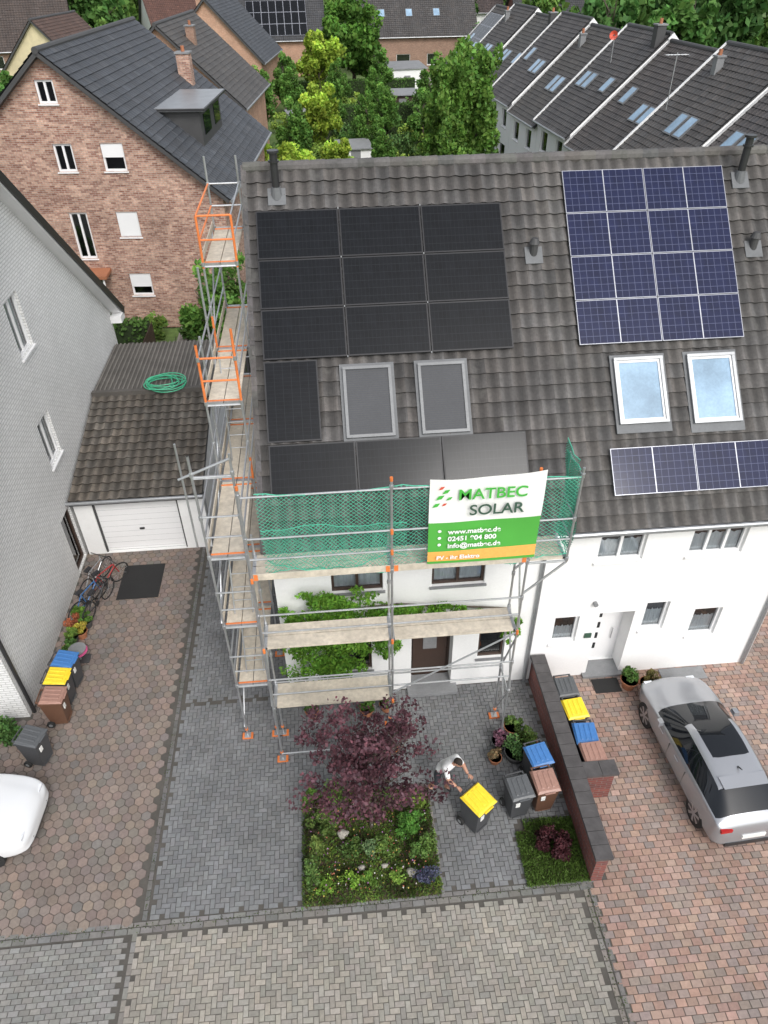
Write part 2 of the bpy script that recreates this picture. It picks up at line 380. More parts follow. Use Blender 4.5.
# ------------------------------------------------------------------ ground
mb=MB(); mb.face([(-900,-300,-.07),(900,-300,-.07),(900,1500,-.07),(-900,1500,-.07)],"grass_ground"); mb.finish("ground")
mb=MB(); mb.face([(-14,-6,-.012),(16,-6,-.012),(16,12.5,-.012),(-14,12.5,-.012)],"joint_sand"); mb.face([(-8.2,12.5,-.012),(-1.5,12.5,-.012),(-1.5,30,-.012),(-8.2,30,-.012)],"joint_sand"); mb.face([(10.7,12.5,-.012),(16,12.5,-.012),(16,24,-.012),(10.7,24,-.012)],"joint_sand"); mb.finish("paving_bed")

def blocks(name,polys,cols,mat,gap=.004,ch=.008,z=0.0):
    V=[];Fc=[];C=[]
    for pl,c in zip(polys,cols):
        k=len(pl); cx=sum(q[0] for q in pl)/k; cy=sum(q[1] for q in pl)/k
        dz=random.uniform(-.002,.003); i=len(V)
        for q in pl:
            l=math.hypot(q[0]-cx,q[1]-cy); f=1-gap/l; V.append((cx+(q[0]-cx)*f,cy+(q[1]-cy)*f,z-.012))
        for q in pl:
            l=math.hypot(q[0]-cx,q[1]-cy); f=1-(gap+ch)/l; V.append((cx+(q[0]-cx)*f,cy+(q[1]-cy)*f,z+dz))
        Fc.append(tuple(i+k+j for j in range(k))); C+= [c]*k
        for j in range(k):
            j2=(j+1)%k; Fc.append((i+j,i+j2,i+k+j2,i+k+j)); C+=[(c[0]*.7,c[1]*.7,c[2]*.7)]*4
    me=bpy.data.meshes.new(name); me.from_pydata(V,[],Fc); me.materials.append(MAT[mat])
    ca=me.color_attributes.new("Col",'FLOAT_COLOR','CORNER'); a=np.ones((len(C),4)); a[:,:3]=C; ca.data.foreach_set("color",a.ravel())
    return link(bpy.data.objects.new(name,me))
def jit(c,v,w=.05):
    k=random.uniform(1-v,1+v); return (c[0]*k*random.uniform(1-w,1+w),c[1]*k,c[2]*k*random.uniform(1-w,1+w))
def hexes(x0,x1,y0,y1,s,test,colf,ang=0):
    P=[];C=[]; dx=s*math.sqrt(3); dy=s*1.5; ny=int((y1-y0)/dy)+2; nx=int((x1-x0)/dx)+2
    for j in range(ny):
        for i in range(nx):
            cx=x0+i*dx+(j%2)*dx/2; cy=y0+j*dy
            if not test(cx,cy): continue
            P.append([(cx+s*math.cos(math.pi/6+k*math.pi/3),cy+s*math.sin(math.pi/6+k*math.pi/3)) for k in range(6)]); C.append(colf())
    return P,C
def herring(x0,x1,y0,y1,u,test,colf):
    P=[];C=[]
    for j in range(int((y1-y0)/u)+1):
        for i in range(int((x1-x0)/u)+1):
            x=x0+i*u;y=y0+j*u; r=(i-j)%4
            if r==0: q=(x,x+2*u,y,y+u)
            elif r==3: q=(x,x+u,y,y+2*u)
            else: continue
            if not test((q[0]+q[1])/2,(q[2]+q[3])/2): continue
            P.append([(q[0],q[2]),(q[1],q[2]),(q[1],q[3]),(q[0],q[3])]); C.append(colf())
    return P,C
def running(x0,x1,y0,y1,w,h,test,colf):
    P=[];C=[]
    for j in range(int((y1-y0)/h)+1):
        for i in range(int((x1-x0)/w)+2):
            x=x0+(i-.5*(j%2))*w;y=y0+j*h
            if not test(x+w/2,y+h/2): continue
            P.append([(x,y),(x+w,y),(x+w,y+h),(x,y+h)]); C.append(colf())
    return P,C
def beds(x,y): 
    return (-1.2<x<1.66 and 6.6<y<9.1) or (3.45<x<4.75 and 6.6<y<8.0) 
P_,C_=hexes(-11.5,-4.6,6.7,18.3,.125,lambda x,y:x<-4.58 and 6.68<y<18.2 and x>-11.5 and not(x<-8.2 and y>11.9),lambda:jit(random.choice([(.215,.17,.145),(.20,.16,.14),(.185,.162,.145),(.23,.18,.15)]),.12))
blocks("red_hexagon_paving",P_,C_,"paver")
P_,C_=herring(-4.35,4.75,6.68,12.0,.1,lambda x,y:6.7<y<11.9 and -4.34<x<4.72 and not beds(x,y),lambda:jit((.165,.168,.17),.15,.02))
P2,C2=herring(-4.3,-1.6,12.0,30,.1,lambda x,y:x<-1.6 and y<30,lambda:jit((.165,.168,.17),.15,.02))
blocks("driveway_paving",P_+P2,C_+C2,"paver_drive")
P_,C_=running(4.7,14,1.0,24,.21,.14,lambda x,y:((x>5.03 and y>6.55) or (x>4.78 and y<=6.55)) and x<14 and (y<11.9 or x>10.8),lambda:jit(random.choice([(.335,.225,.18),(.31,.205,.165),(.28,.22,.19),(.365,.255,.205),(.255,.205,.18)]),.13))
blocks("red_block_paving",P_,C_,"paver")
P_,C_=herring(-4.55,4.55,.5,6.42,.1,lambda x,y:y<6.4 and -4.54<x<4.5,lambda:jit(random.choice([(.28,.26,.225),(.25,.235,.205),(.30,.275,.235)]),.14,.03))
P2,C2=running(-12,-4.6,.5,6.42,.2,.1,lambda x,y:y<6.4 and x<-4.7,lambda:jit((.225,.22,.205),.16,.03))
blocks("road",P_+P2,C_+C2,"paver")
P_=[];C_=[]
x=-12
while x<4.7:
    P_.append([(x,6.44),(x+.25,6.44),(x+.25,6.56),(x,6.56)]);C_.append(jit((.17,.165,.155),.15))
    P_.append([(x+.1,6.57),(x+.35,6.57),(x+.35,6.66),(x+.1,6.66)]);C_.append(jit((.19,.185,.175),.15)); x+=.25
for xx,y0,y1,c in ((-4.5,6.68,18.2,(.14,.135,.13)),(-4.64,.5,6.4,(.2,.19,.175)),(4.56,.5,6.55,(.22,.2,.18)),(4.68,.5,6.55,(.17,.16,.15))):
    y=y0
    while y<y1: P_.append([(xx,y),(xx+.1,y),(xx+.1,y+.2),(xx,y+.2)]);C_.append(jit(c,.15)); y+=.2
blocks("paving_edging",P_,C_,"paver")
n=1800; x=np.concatenate([rng.normal(-4.45,.05,500),rng.uniform(-12,4.6,900),rng.normal(4.66,.05,400)]); y=np.concatenate([rng.uniform(6.7,18,500),rng.normal(6.57,.035,900),rng.uniform(3,6.5,400)])
k=rng.uniform(.6,1.3,n); leaves("joint_weeds",np.stack([x,y,rng.uniform(0,.02,n)],1),rng.uniform(.008,.022,n),np.array((.07,.10,.03))[None]*k[:,None],None)

# ------------------------------------------------------------------ semi detached houses
FY=11.9; EY=11.62; EZ=5.32; RY=17.8; RZ=11.5; VL=math.hypot(RY-EY,RZ-EZ); Vd=Vector((0,RY-EY,RZ-EZ)).normalized(); Nd=Vector((1,0,0)).cross(Vd)
def onroof(x,y,off=0): return Vector((x,y,EZ+(y-EY)*(RZ-EZ)/(RY-EY)))+Nd*off
U=Vector((1,0,0)); V3=Vector
def house(x0,x1,ops,wins,rx0,rx1,base,seed,gl,gr):
    e=root("semi_detached_house"); mb=MB()
    wall(mb,(x0,FY,0),U,x1-x0,5.25,[(o[0]-x0,o[1]-x0,*o[2:]) for o in ops],"render_white")
    BY=23.7
    mb.face([(x1,BY,0),(x0,BY,0),(x0,BY,5.3),(x1,BY,5.3)],"render_white")
    gz=lambda yy: EZ-.12+(min(yy,2*RY-yy)-EY)*1.0
    for xx,s,on in ((x0,-1,gl),(x1,1,gr)):
        if on:
            pts=[(xx,FY,0),(xx,BY,0),(xx,BY,gz(BY)),(xx,RY,RZ-.15),(xx,FY,gz(FY))]
            mb.face(pts if s>0 else pts[::-1],"render_white")
    mb.face([(x0,EY+.03,5.2),(x0,FY,5.2),(x1,FY,5.2),(x1,EY+.03,5.2)],"white_pvc")
    mb.finish("walls",e)
    mb=MB()
    for o,k in zip(ops,wins):
        k=dict(k); window(mb,(0,FY,0),U,o,**k)
    mb.finish("windows",e)
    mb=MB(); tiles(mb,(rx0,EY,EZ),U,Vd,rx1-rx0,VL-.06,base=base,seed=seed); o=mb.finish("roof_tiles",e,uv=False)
    mb=MB(); B2=2*RY-EY
    mb.fbox(V3((rx0,EY,EZ)),U,Vd,Nd,0.01,rx1-rx0-.01,0.02,VL,-.12,-.008,"dark_grey")
    Vb=V3((0,-(B2-RY),RZ-EZ)).normalized(); Ub=V3((-1,0,0))
    mb.fbox(V3((rx1,B2,EZ)),Ub,Vb,Ub.cross(Vb),0,rx1-rx0,0,VL,-.12,0.03,"dark_grey")
    mb.cyl((rx0,EY-.07,EZ-.05),(rx1,EY-.07,EZ-.05),.065,"zinc",n=10)
    mb.finish("roof_deck",e)
    mb=MB(); n=int((rx1-rx0)/.36); st=(rx1-rx0)/n
    for i in range(n):
        xx=rx0+i*st; mb.cyl((xx,RY,RZ-.02),(xx+st+.03,RY,RZ-.02),.125,"roof_tile",.14,10,c=jit((.10,.095,.09),.2))
    if gl:
        m_=int(VL/.34)
        for j in range(m_):
            a=j*VL/m_; mb.fbox(V3((rx0,EY,EZ)),U,Vd,Nd,-.05,.07,a,a+VL/m_+.02,-.16,.06+.012*(j%2),"roof_tile",jit((.085,.08,.078),.2))
    mb.finish("ridge",e,uv=False); return e
HL=house(-1.55,4.75,[(-.27,.91,3.7,4.95),(2.04,3.28,3.7,4.95),(-.55,.6,.9,2.15),(1.6,2.65,.05,2.2,.45),(3.3,3.97,1.0,2.05)],
  [dict(frame="dark_wood",mull=1,curtain=(.0,.55),sill=True),dict(frame="dark_wood",mull=1,curtain=(0,.5)),dict(frame="dark_wood",mull=1),dict(frame="dark_wood",sill=False,mull=1,transom=True),dict(frame="dark_wood")],
  -1.66,4.94,(.084,.078,.074),1,True,False)
HR=house(4.75,10.75,[(5.87,6.98,4.1,5.12),(8.06,9.38,4.1,5.12),(5.16,5.8,1.35,2.3),(6.3,7.2,.05,2.35,.55),(7.45,8.05,1.6,2.6),(8.77,9.5,1.25,2.25)],
  [dict(mull=1,curtain=(0,.55)),dict(mull=2,curtain=(0,.55)),dict(curtain=(0,.5)),dict(sill=False,transom=True,mull=1),dict(curtain=(0,.6)),dict(curtain=(0,.6))],
  4.94,10.9,(.094,.088,.083),2,False,True)
mb=MB(); mb.box(6.36,7.14,12.38,12.42,.06,2.25,"white_pvc"); 
for zz in (.5,.9,1.3,1.7): mb.box(6.5,6.62,12.36,12.38,zz,zz+.2,"interior")
mb.cyl((6.98,12.33,.9),(6.98,12.33,1.3),.015,"steel"); mb.box(6.2,7.3,11.75,12.3,0.004,.08,"mid_grey"); mb.box(6.4,7.1,11.25,11.7,.004,.02,"black_rubber"); mb.finish("front_door",HR)
mb=MB(); mb.box(1.68,2.57,12.28,12.33,.06,2.1,"dark_wood"); mb.box(1.95,2.3,12.265,12.28,1.1,1.9,"mid_grey"); mb.box(1.5,2.8,11.6,12.25,.004,.1,"mid_grey"); mb.finish("front_door",HL)
mb=MB()
for xx in (10.62,4.62): mb.cyl((xx,FY-.07,.05),(xx,FY-.07,5.0),.045,"zinc"); mb.cyl((xx,FY-.07,5.0),(xx,EY-.07,5.25),.045,"zinc")
mb.cyl((6.1,FY-.1,2.75),(6.1,FY,2.75),.06,"mid_grey"); mb.box(6.02,6.2,FY-.03,FY-.002,1.5,1.66,"ink_dark")
mb.box(8.3,9.5,FY-.45,FY-.05,.004,.03,"mid_grey"); 
mb.finish("downpipes",HR)

# solar panels
def panel(mb,x0,x1,y0,y1,nu,nv,fr,cell,mid=None,t=.03):
    a=onroof(x0,y0); s=math.sqrt(2); O=a; L=(y1-y0)*s; Wd=x1-x0; g=.009
    mb.fbox(O,U,Vd,Nd,g,Wd-g,g,L-g,.095,.135,fr)
    P=[O+U*u+Vd*v+Nd*.1375 for u,v in ((g+t,g+t),(Wd-g-t,g+t),(Wd-g-t,L-g-t),(g+t,L-g-t))]
    mb.face(P,cell,uv=[(0.0,0.0),(nu,0.0),(nu,nv),(0.0,nv)])
    if mid: mb.fbox(O,U,Vd,Nd,Wd/2-.011,Wd/2+.011,g,L-g,.132,.1395,fr)
    mb.fbox(O,U,Vd,Nd,0,Wd,L*.25,L*.25+.04,.05,.094,"dark_grey"); mb.fbox(O,U,Vd,Nd,0,Wd,L*.75,L*.75+.04,.05,.094,"dark_grey")
mb=MB()
xs=np.linspace(-1.43,4.12,4); ys=np.linspace(14.57,17.0,4)
for i in range(3):
    for j in range(3): panel(mb,xs[i],xs[i+1],ys[j],ys[j+1],20,6,"panel_frame","panel_black")
panel(mb,-1.43,-.25,13.27,14.55,6,20,"panel_frame","panel_black")
xs=np.linspace(-1.42,4.2,4)
for i in range(3): panel(mb,xs[i],xs[i+1],12.43,13.24,20,6,"panel_frame","panel_black")
for xx in np.linspace(-1.43,4.12,4)[1:3]:
    for yy in np.linspace(14.57,17.0,4): mb.fbox(onroof(xx,yy),U,Vd,Nd,-.012,.012,-.02,.02,.12,.142,"mid_grey")
mb.finish("solar_panels",root("black_solar_array"))
mb=MB(); xs=np.linspace(5.6,9.42,3); ys=np.linspace(14.56,17.5,5)
for i in range(2):
    for j in range(4): panel(mb,xs[i],xs[i+1],ys[j],ys[j+1],12,6,"panel_frame_alu","panel_blue",'u',.013)
xs=np.linspace(6.03,9.83,3)
for i in range(2): panel(mb,xs[i],xs[i+1],12.13,12.88,12,6,"panel_frame_alu","panel_blue",'u',.013)
mb.finish("solar_panels",root("blue_solar_array"))
def skylight(par,x0,x1,y0,y1,kind):
    mb=MB(); O=onroof(x0,y0); L=(y1-y0)*math.sqrt(2); Wd=x1-x0; B=mb.fbox
    fm="window_frame_grey" if kind=="screen" else "zinc"; f=.065
    B(O,U,Vd,Nd,-.07,Wd+.07,-.2,L+.08,.04,.088,"lead")
    B(O,U,Vd,Nd,0,Wd,0,f,.02,.16,fm);B(O,U,Vd,Nd,0,Wd,L-f,L,.02,.17,fm);B(O,U,Vd,Nd,0,f,f,L-f,.02,.16,fm);B(O,U,Vd,Nd,Wd-f,Wd,f,L-f,.02,.16,fm)
    P=[O+U*u+Vd*v+Nd*.13 for u,v in ((f,f),(Wd-f,f),(Wd-f,L-f),(f,L-f))]
    if kind=="screen":
        mb.face(P,"screen_grey")
        n=30
        for k in range(n): v=f+(L-2*f)*k/n; B(O,U,Vd,Nd,f,Wd-f,v,v+.012,.128,.134,"dark_grey")
    else:
        q=[O+U*u+Vd*v+Nd*.1 for u,v in ((f,f),(Wd-f,f),(Wd-f,L-f),(f,L-f))]
        mb.face(q,"sky_tinted_pane")
        for a0,a1,b0,b1 in ((f,f+.045,f,L-f),(Wd-f-.045,Wd-f,f,L-f),(f+.045,Wd-f-.045,f,f+.05),(f+.045,Wd-f-.045,L-f-.05,L-f)): B(O,U,Vd,Nd,a0,a1,b0,b1,.101,.125,"white_pvc")
    mb.finish("roof_window",par)
skylight(HL,.28,1.34,13.28,14.4,"screen"); skylight(HL,1.93,2.97,13.28,14.4,"screen")
skylight(HR,6.33,7.45,13.25,14.32,"glass"); skylight(HR,8.02,9.12,13.2,14.32,"glass")
def flue(par,x,y,h,r,big=True):
    mb=MB(); b=onroof(x,y); 
    mb.fbox(b,U,Vd,Nd,-.2,.2,-.2,.2,.05,.085,"lead")
    if big:
        mb.cyl(b,b+Z*.25,r*1.6,"lead",r*1.2,12); mb.cyl(b+Z*.2,b+Z*h,r,"black_metal",n=14); mb.cyl(b+Z*(h+.0),b+Z*(h+.05),r*1.5,"black_metal",n=14); mb.cyl(b+Z*(h*.8),b+Z*(h*.84),r*1.4,"black_metal",n=14)
    else:
        mb.cyl(b,b+Z*h,r,"dark_grey",n=12); mb.cyl(b+Z*h,b+Z*(h+.12),r*1.4,"dark_grey",r*.8,12)
    mb.finish("flue_pipe",par,smooth=False)
flue(HL,-.93,17.25,.95,.085);flue(HR,9.84,17.25,.95,.085);flue(HL,4.78,16.1,.3,.09,False);flue(HR,9.94,16.05,.3,.09,False)

# ------------------------------------------------------------------ left white building (gable towards drive)
e=root("white_brick_house"); mb=MB(); GX=-8.2
class GH:
    breaks=[]
    def __init__(s,a,b,e,r): s.a=a;s.b=b;s.e=e;s.r=r;s.breaks=[(a+b)/2]
    def __call__(s,u): m=(s.a+s.b)/2; return s.e+(s.r-s.e)*(1-abs(u-m)/(m-s.a))
Uy=Vector((0,1,0)); g=GH(0,15.1,4.75,11.1)
ops=[(6.0,7.0,3.55,5.0),(6.55,7.55,6.75,8.3),(5.3,6.2,.05,2.1)]
wall(mb,(GX,11.95,0),Uy,15.1,g,ops,"brick_white")
mb.face([(-22,11.95,0),(GX,11.95,0),(GX,11.95,4.75),(-22,11.95,4.75)],"brick_white")
mb.face([(GX,27.05,0),(-22,27.05,0),(-22,27.05,4.75),(GX,27.05,4.75)],"brick_white")
mb.finish("walls",e); mb=MB()
for i,o in enumerate(ops): window(mb,(GX,11.95,0),Uy,o,curtain=(.0,1) if i<2 else None,mull=1 if i<2 else 0,sill=i!=2,fw=.08,frame="white_pvc" if i<2 else "dark_wood")
mb.finish("windows",e)
mb=MB(); 
for sgn in (1,-1):
    ey=27.05+.45 if sgn>0 else 11.95-.45; ry=19.5; ez=4.75-.4; rz=11.3
    Vv=V3((0,ry-ey,rz-ez)); Ll=Vv.length; Vv.normalize(); Uu=V3((-1,0,0)) if sgn>0 else V3((1,0,0)); st=V3((-7.8,ey,ez)) if sgn>0 else V3((-22,ey,ez)); NN=Uu.cross(Vv)
    mb.fbox(st,Uu,Vv,NN,0,14.2,0,Ll,-.08,.12,"dark_grey")
    mb.fbox(st,Uu,Vv,NN,.03,14.2,.05,Ll,-.14,-.081,"white_pvc")
    mb.fbox(st,Uu,Vv,NN,-.03 if sgn>0 else 14.19,.0 if sgn>0 else 14.23,-.02,Ll,-.1,.16,"black_metal")
    mb.cyl(st+V3((0,sgn*.08,-.02)),st+Uu*14.2+V3((0,sgn*.08,-.02)),.07,"black_metal")
mb.box(GX+.0,GX+.4,26.9,27.5,4.1,4.35,"white_pvc")
mb.cyl((GX+.06,12.1,0),(GX+.06,12.1,4.6),.05,"black_metal")
mb.finish("roof",e)

# ------------------------------------------------------------------ garage
e=root("garage"); mb=MB(); wall(mb,(-8.12,18.2,0),U,3.95,2.25,[(.55,3.15,.02,2.12,.12)],"render_white")
mb.box(-7.56,-4.98,18.32,18.38,.03,2.1,"white_pvc")
for k in range(9): mb.box(-7.5,-5.04,18.317,18.32,.12+k*.22,.124+k*.22,"mid_grey")
mb.box(-7.6,-7.52,18.24,18.31,0,2.12,"dark_grey"); mb.box(-5.02,-4.94,18.24,18.31,0,2.12,"dark_grey"); mb.box(-6.35,-6.2,18.27,18.316,.85,.9,"black_metal")
mb.face([(-4.17,18.2,0),(-4.17,26.5,0),(-4.17,26.5,3.3),(-4.17,22.6,3.3),(-4.17,18.2,2.25)],"render_white")
mb.box(-8.15,-4.1,22.7,26.5,3.28,3.42,"rib_brown")
for k in range(26): xx=-8.1+k*.155; mb.box(xx,xx+.05,22.8,26.5,3.42,3.46,"rib_light")
mb.box(-8.15,-4.1,22.55,22.72,3.2,3.5,"rib_brown")
mb.cyl((-8.2,17.95,2.25),(-4.1,17.95,2.25),.06,"zinc",n=10); mb.box(-8.15,-4.1,18.0,18.19,2.12,2.26,"dark_grey")
mb.cyl((-4.1,18.05,0),(-4.1,18.05,2.2),.04,"zinc")
mb.finish("walls",e)
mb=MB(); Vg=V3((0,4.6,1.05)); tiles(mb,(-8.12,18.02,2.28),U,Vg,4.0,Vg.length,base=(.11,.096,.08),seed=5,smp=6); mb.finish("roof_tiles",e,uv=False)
mb=MB(); mb.fbox(V3((-8.12,18.02,2.28)),U,Vg.normalized(),U.cross(Vg.normalized()),0,4,0,Vg.length,-.1,-.01,"dark_grey"); mb.finish("roof_deck",e)
mb=MB()
cx,cy=-5.75,22.9
prev=None
for k in range(170):
    t=k/170*2*math.pi*7; r=.44+.1*math.sin(k*.37)+.08*math.sin(k*.11); q=V3((cx+r*1.3*math.cos(t)+.05*math.sin(k*.05),cy+r*1.1*math.sin(t),3.53+.02*(k//25)))
    if prev is not None: mb.cyl(prev,q,.02,"hose_green",n=5,caps=False)
    prev=q
mb.finish("garden_hose",None,uv=False)
mb=MB(); mb.box(-6.85,-5.6,16.0,17.5,.004,.022,"black_rubber"); mb.finish("door_mat")

# ------------------------------------------------------------------ scaffold
sc=root("scaffolding"); mb=MB(); md=MB(); T=.0242
def tube(a,b,m="steel",r=T): mb.cyl(a,b,r,m,n=8)
def post(x,y,z1,z0=.0):
    if z0<.1:
        mb.box(x-.13,x+.13,y-.08,y+.08,.003,.05,"orange_paint"); mb.box(x-.075,x+.075,y-.075,y+.075,.05,.06,"steel"); tube((x,y,.06),(x,y,.35),"steel",.019); mb.cyl((x,y,.28),(x,y,.33),.04,"orange_paint")
        z0=.3
    tube((x,y,z0),(x,y,z1))
    z=math.ceil(z0/2)*2.0
    while z<z1:
        mb.cyl((x,y,z-.06),(x,y,z+.03),.04,"steel"); z+=1.0
def deck(x0,x1,y0,y1,z,alongx=True,toe=True):
    n=2
    for k in range(n):
        if alongx:
            a=y0+(y1-y0)*k/n+.01; b=y0+(y1-y0)*(k+1)/n-.01
            md.box(x0+.02,x1-.02,a,b,z-.05,z,"deck_board"); md.box(x0+.0,x0+.06,a,b,z-.06,z+.004,"steel"); md.box(x1-.06,x1,a,b,z-.06,z+.004,"steel")
        else:
            a=x0+(x1-x0)*k/n+.01; b=x0+(x1-x0)*(k+1)/n-.01
            md.box(a,b,y0+.02,y1-.02,z-.05,z,"deck_board"); md.box(a,b,y0,y0+.06,z-.06,z+.004,"steel"); md.box(a,b,y1-.06,y1,z-.06,z+.004,"steel")
YO,YI=10.1,10.83; XS=[-1.72,.95,3.6]
for x in XS: post(x,YO,8.15); post(x,YI,6.5)
for x in XS+[4.38]:
    for z in (1.95,3.95,5.93):
        if x==4.38 and z<5: continue
        tube((x,YO,z),(x,YI,z))
post(4.38,YO,8.15,5.9); post(4.38,YI,8.0,5.9)
tube((3.6,YO,5.93),(4.38,YO,5.93)); tube((3.6,YI,5.93),(4.38,YI,5.93)); tube((3.6,YO,5.1),(4.38,YO,5.9)); tube((3.6,YI,5.1),(4.38,YI,5.9))
for a,b in zip(XS,XS[1:]):
    deck(a,b,YO+.03,YI-.03,6.0); deck(a,b,YO+.03,YI-.03,4.0)
    for z in (2.5,3.0,4.5,5.0,6.5,7.0,7.95): tube((a,YO,z),(b,YO,z),r=.02)
    md.box(a+.03,b-.03,YO-.035,YO-.012,6.0,6.15,"deck_board")
    for xx in (a+.04,b-.12): md.box(xx,xx+.08,YO-.04,YO-.036,6.0,6.15,"orange_paint")
    tube((a,YI,2.0),(b,YI,2.0),r=.02)
deck(3.6,4.38,YO+.03,YI-.03,6.0); deck(XS[0],XS[1],YO+.03,YI-.03,2.0)
for z in (6.5,7.0,7.95): tube((3.6,YO,z),(4.38,YO,z),r=.02); tube((4.38,YO,z),(4.38,YI,z),r=.02)
tube((XS[1],YO-.04,2.3),(XS[2],YO-.04,4.0),r=.02)
tube((XS[2]+.04,YO,.4),(XS[2]+.04,YI,2.0),r=.02);tube((XS[2]+.04,YI,2.1),(XS[2]+.04,YO,3.9),r=.02);tube((XS[2]+.04,YO,4.1),(XS[2]+.04,YI,5.9),r=.02)
tube((XS[2]+.04,YI,.4),(XS[2]+.04,YO,2.0),r=.02);tube((XS[2]+.04,YO,2.1),(XS[2]+.04,YI,3.9),r=.02)
tube((XS[0],YO-.04,.3),(XS[1],YO-.04,.3),r=.02); tube((XS[0]-.04,YO,2.1),(XS[0]-.04,YI,3.9),r=.02)
for x in XS: mb.cyl((x,YO,8.12),(x,YO,8.2),.03,"orange_paint")
for x,z in ((XS[1],6.5),(XS[1],7.0),(XS[1],4.0),(XS[2],4.0),(XS[0],4.0),(XS[0],6.0),(XS[1],2.0)): mb.cyl((x,YO-.05,z-.05),(x,YO-.05,z+.05),.03,"orange_paint")
# side scaffold
YS=[10.83,13.4,15.97,18.54]; XO,XI=-2.6,-1.87; TOP=[8.4,9.3,10.7,11.6]
for y,t in zip(YS,TOP):
    post(XO,y,t); post(XI,y,min(t,8.4) if y<12 else t)
    for z in (1.95,3.95,5.93,7.93,9.93):
        if z<t: tube((XO,y,z),(XI,y,z))
for k,(a,b) in enumerate(zip(YS,YS[1:])):
    lv=[2,4,6]+([8] if k>=1 else [])+([10] if k>=2 else [])
    for z in lv:
        deck(XO+.03,XI-.03,a,b,z,False)
        for dz in (.5,1.0):
            if z+dz<max(TOP[k],TOP[k+1])+.4:
                tube((XO,a,z+dz),(XO,b,z+dz),r=.02)
                if z>=6: tube((XI,a,z+dz),(XI,b,z+dz),r=.02)
        md.box(XO-.035,XO-.012,a+.03,b-.03,z,z+.15,"deck_board")
        for yy in (a+.05,b-.2): md.box(XO-.04,XO-.036,yy,yy+.15,z,z+.15,"orange_paint"); md.box(XO+.03,XI-.03,yy,yy+.03,z+.001,z+.02,"orange_paint")
for z in (2.5,3,4.5,5,6.5,7,7.9): tube((XO,YS[0],z),(XI,YS[0],z),r=.02); tube((XO,YS[-1],z),(XI,YS[-1],z),r=.02)
for z in (8.5,9.0): tube((XO,YS[1],z),(XI,YS[1],z),"orange_paint",r=.022)
for z in (10.5,11.0): tube((XO,YS[2],z),(XI,YS[2],z),"orange_paint",r=.022); tube((XO,YS[3],z),(XI,YS[3],z),"steel",r=.022); tube((XO,YS[2],z),(XO,YS[3],z),"orange_paint",r=.022)
tube((XI,YS[2],9.9),(XI,YS[2],11.0),"orange_paint",.027); tube((XO,YS[2],9.9),(XO,YS[2],11.0),"orange_paint",.027)
tube((XI,YS[1],8.0),(XI,YS[1],9.6),"orange_paint",.027); tube((XO,YS[2],8.0),(XO,YS[2],8.8),"orange_paint",.027); tube((XI,YS[1],6.0),(XI,YS[1],6.6),"orange_paint",.027)
tube((XO,YS[1],8.0),(XO,YS[1],9.3),"orange_paint",.027); tube((XO,YS[0],7.0),(XO,YS[0],8.4),"steel",.026)
tube((XO-.04,YS[0],.4),(XO-.04,YS[1],2.1),r=.02);tube((XO-.04,YS[1],2.1),(XO-.04,YS[2],4.1),r=.02);tube((XO-.04,YS[1],6.1),(XO-.04,YS[0],4.1),r=.02);tube((XO-.04,YS[2],8.1),(XO-.04,YS[1],6.1),r=.02);tube((XO-.04,YS[3],10.1),(XO-.04,YS[2],8.1),r=.02)
tube((XO,YS[1]+.6,6.0),(XO,YS[1]+.6,9.2),"steel"); tube((XO,YS[2]-.8,8.0),(XO,YS[2]-.8,10.2),"steel"); tube((XO-.25,YS[0],7.9),(XI,YS[0],8.3),"steel"); tube((XO-.2,YS[0]+.1,6.2),(XO-.2,YS[0]+.1,8.6),"steel",.02)
def ladder(x,y0,y1,z0,z1):
    for dx in (-.2,.2): tube((x+dx,y0,z0),(x+dx,y1,z1),r=.018)
    n=int((z1-z0)/.28)
    for k in range(1,n): t=k/n; tube((x-.2,y0+(y1-y0)*t,z0+(z1-z0)*t),(x+.2,y0+(y1-y0)*t,z0+(z1-z0)*t),r=.013)
ladder(-2.2,11.2,12.0,2.0,4.0); ladder(-2.2,14.2,14.8,6.0,8.4); ladder(-2.2,11.2,12.0,4.0,6.0)
mb.finish("tubes",sc,uv=False); md.finish("decks",sc,uv=False)

# safety net
net=root("safety_net"); mb=MB()
def netpanel(P,A,W,H,sp,fold,dirn,rw=.0045,top=.06,ph=0):
    def pt(u,v): 
        f=fold*(math.sin(u*5.1+.6*v+ph)+.8*math.sin(u*13+v*3+ph)+.4*math.sin(u*29+ph))*.5*(1.2-v/H*.6)+fold*.8*math.sin(v*2.2)
        uu=u+.05*math.sin(u*7+ph)*(1-v/H); sag=-top*abs(math.sin(u*1.2+ph))*(v/H)+.12*math.sin(u*2.3+ph)*(1-v/H)
        return P+A*min(max(uu,0),W)+Z*(v+sag)+dirn*f
    def strand(u0,v0,u1,v1):
        L=math.hypot(u1-u0,v1-v0); n=max(1,int(L/.15))
        for k in range(n):
            a=pt(u0+(u1-u0)*k/n,v0+(v1-v0)*k/n); b=pt(u0+(u1-u0)*(k+1)/n,v0+(v1-v0)*(k+1)/n)
            s=(b-a).cross(dirn)
            if s.length<1e-7: continue
            s.normalize(); s*=rw; mb.face([a-s,b-s,b+s,a+s],"net_green")
    d=-H
    while d<W:
        u0=max(d,0);v0=max(-d,0) ;u1=min(d+H,W);v1=u1-d
        if u1>u0: strand(u0,v0,u1,v1); strand(u0,H-v0,u1,H-v1)
        d+=sp
    for v in (0,H): 
        for k in range(int(W/.2)+1): 
            a=pt(k*.2,v);b=pt(min(W,(k+1)*.2),v); mb.cyl(a,b,.010,"net_green",n=5,caps=False)
netpanel(V3((-1.45,YO+.05,6.05)),U,5.85,1.95,.09,.06,V3((0,1,0)),.0045)
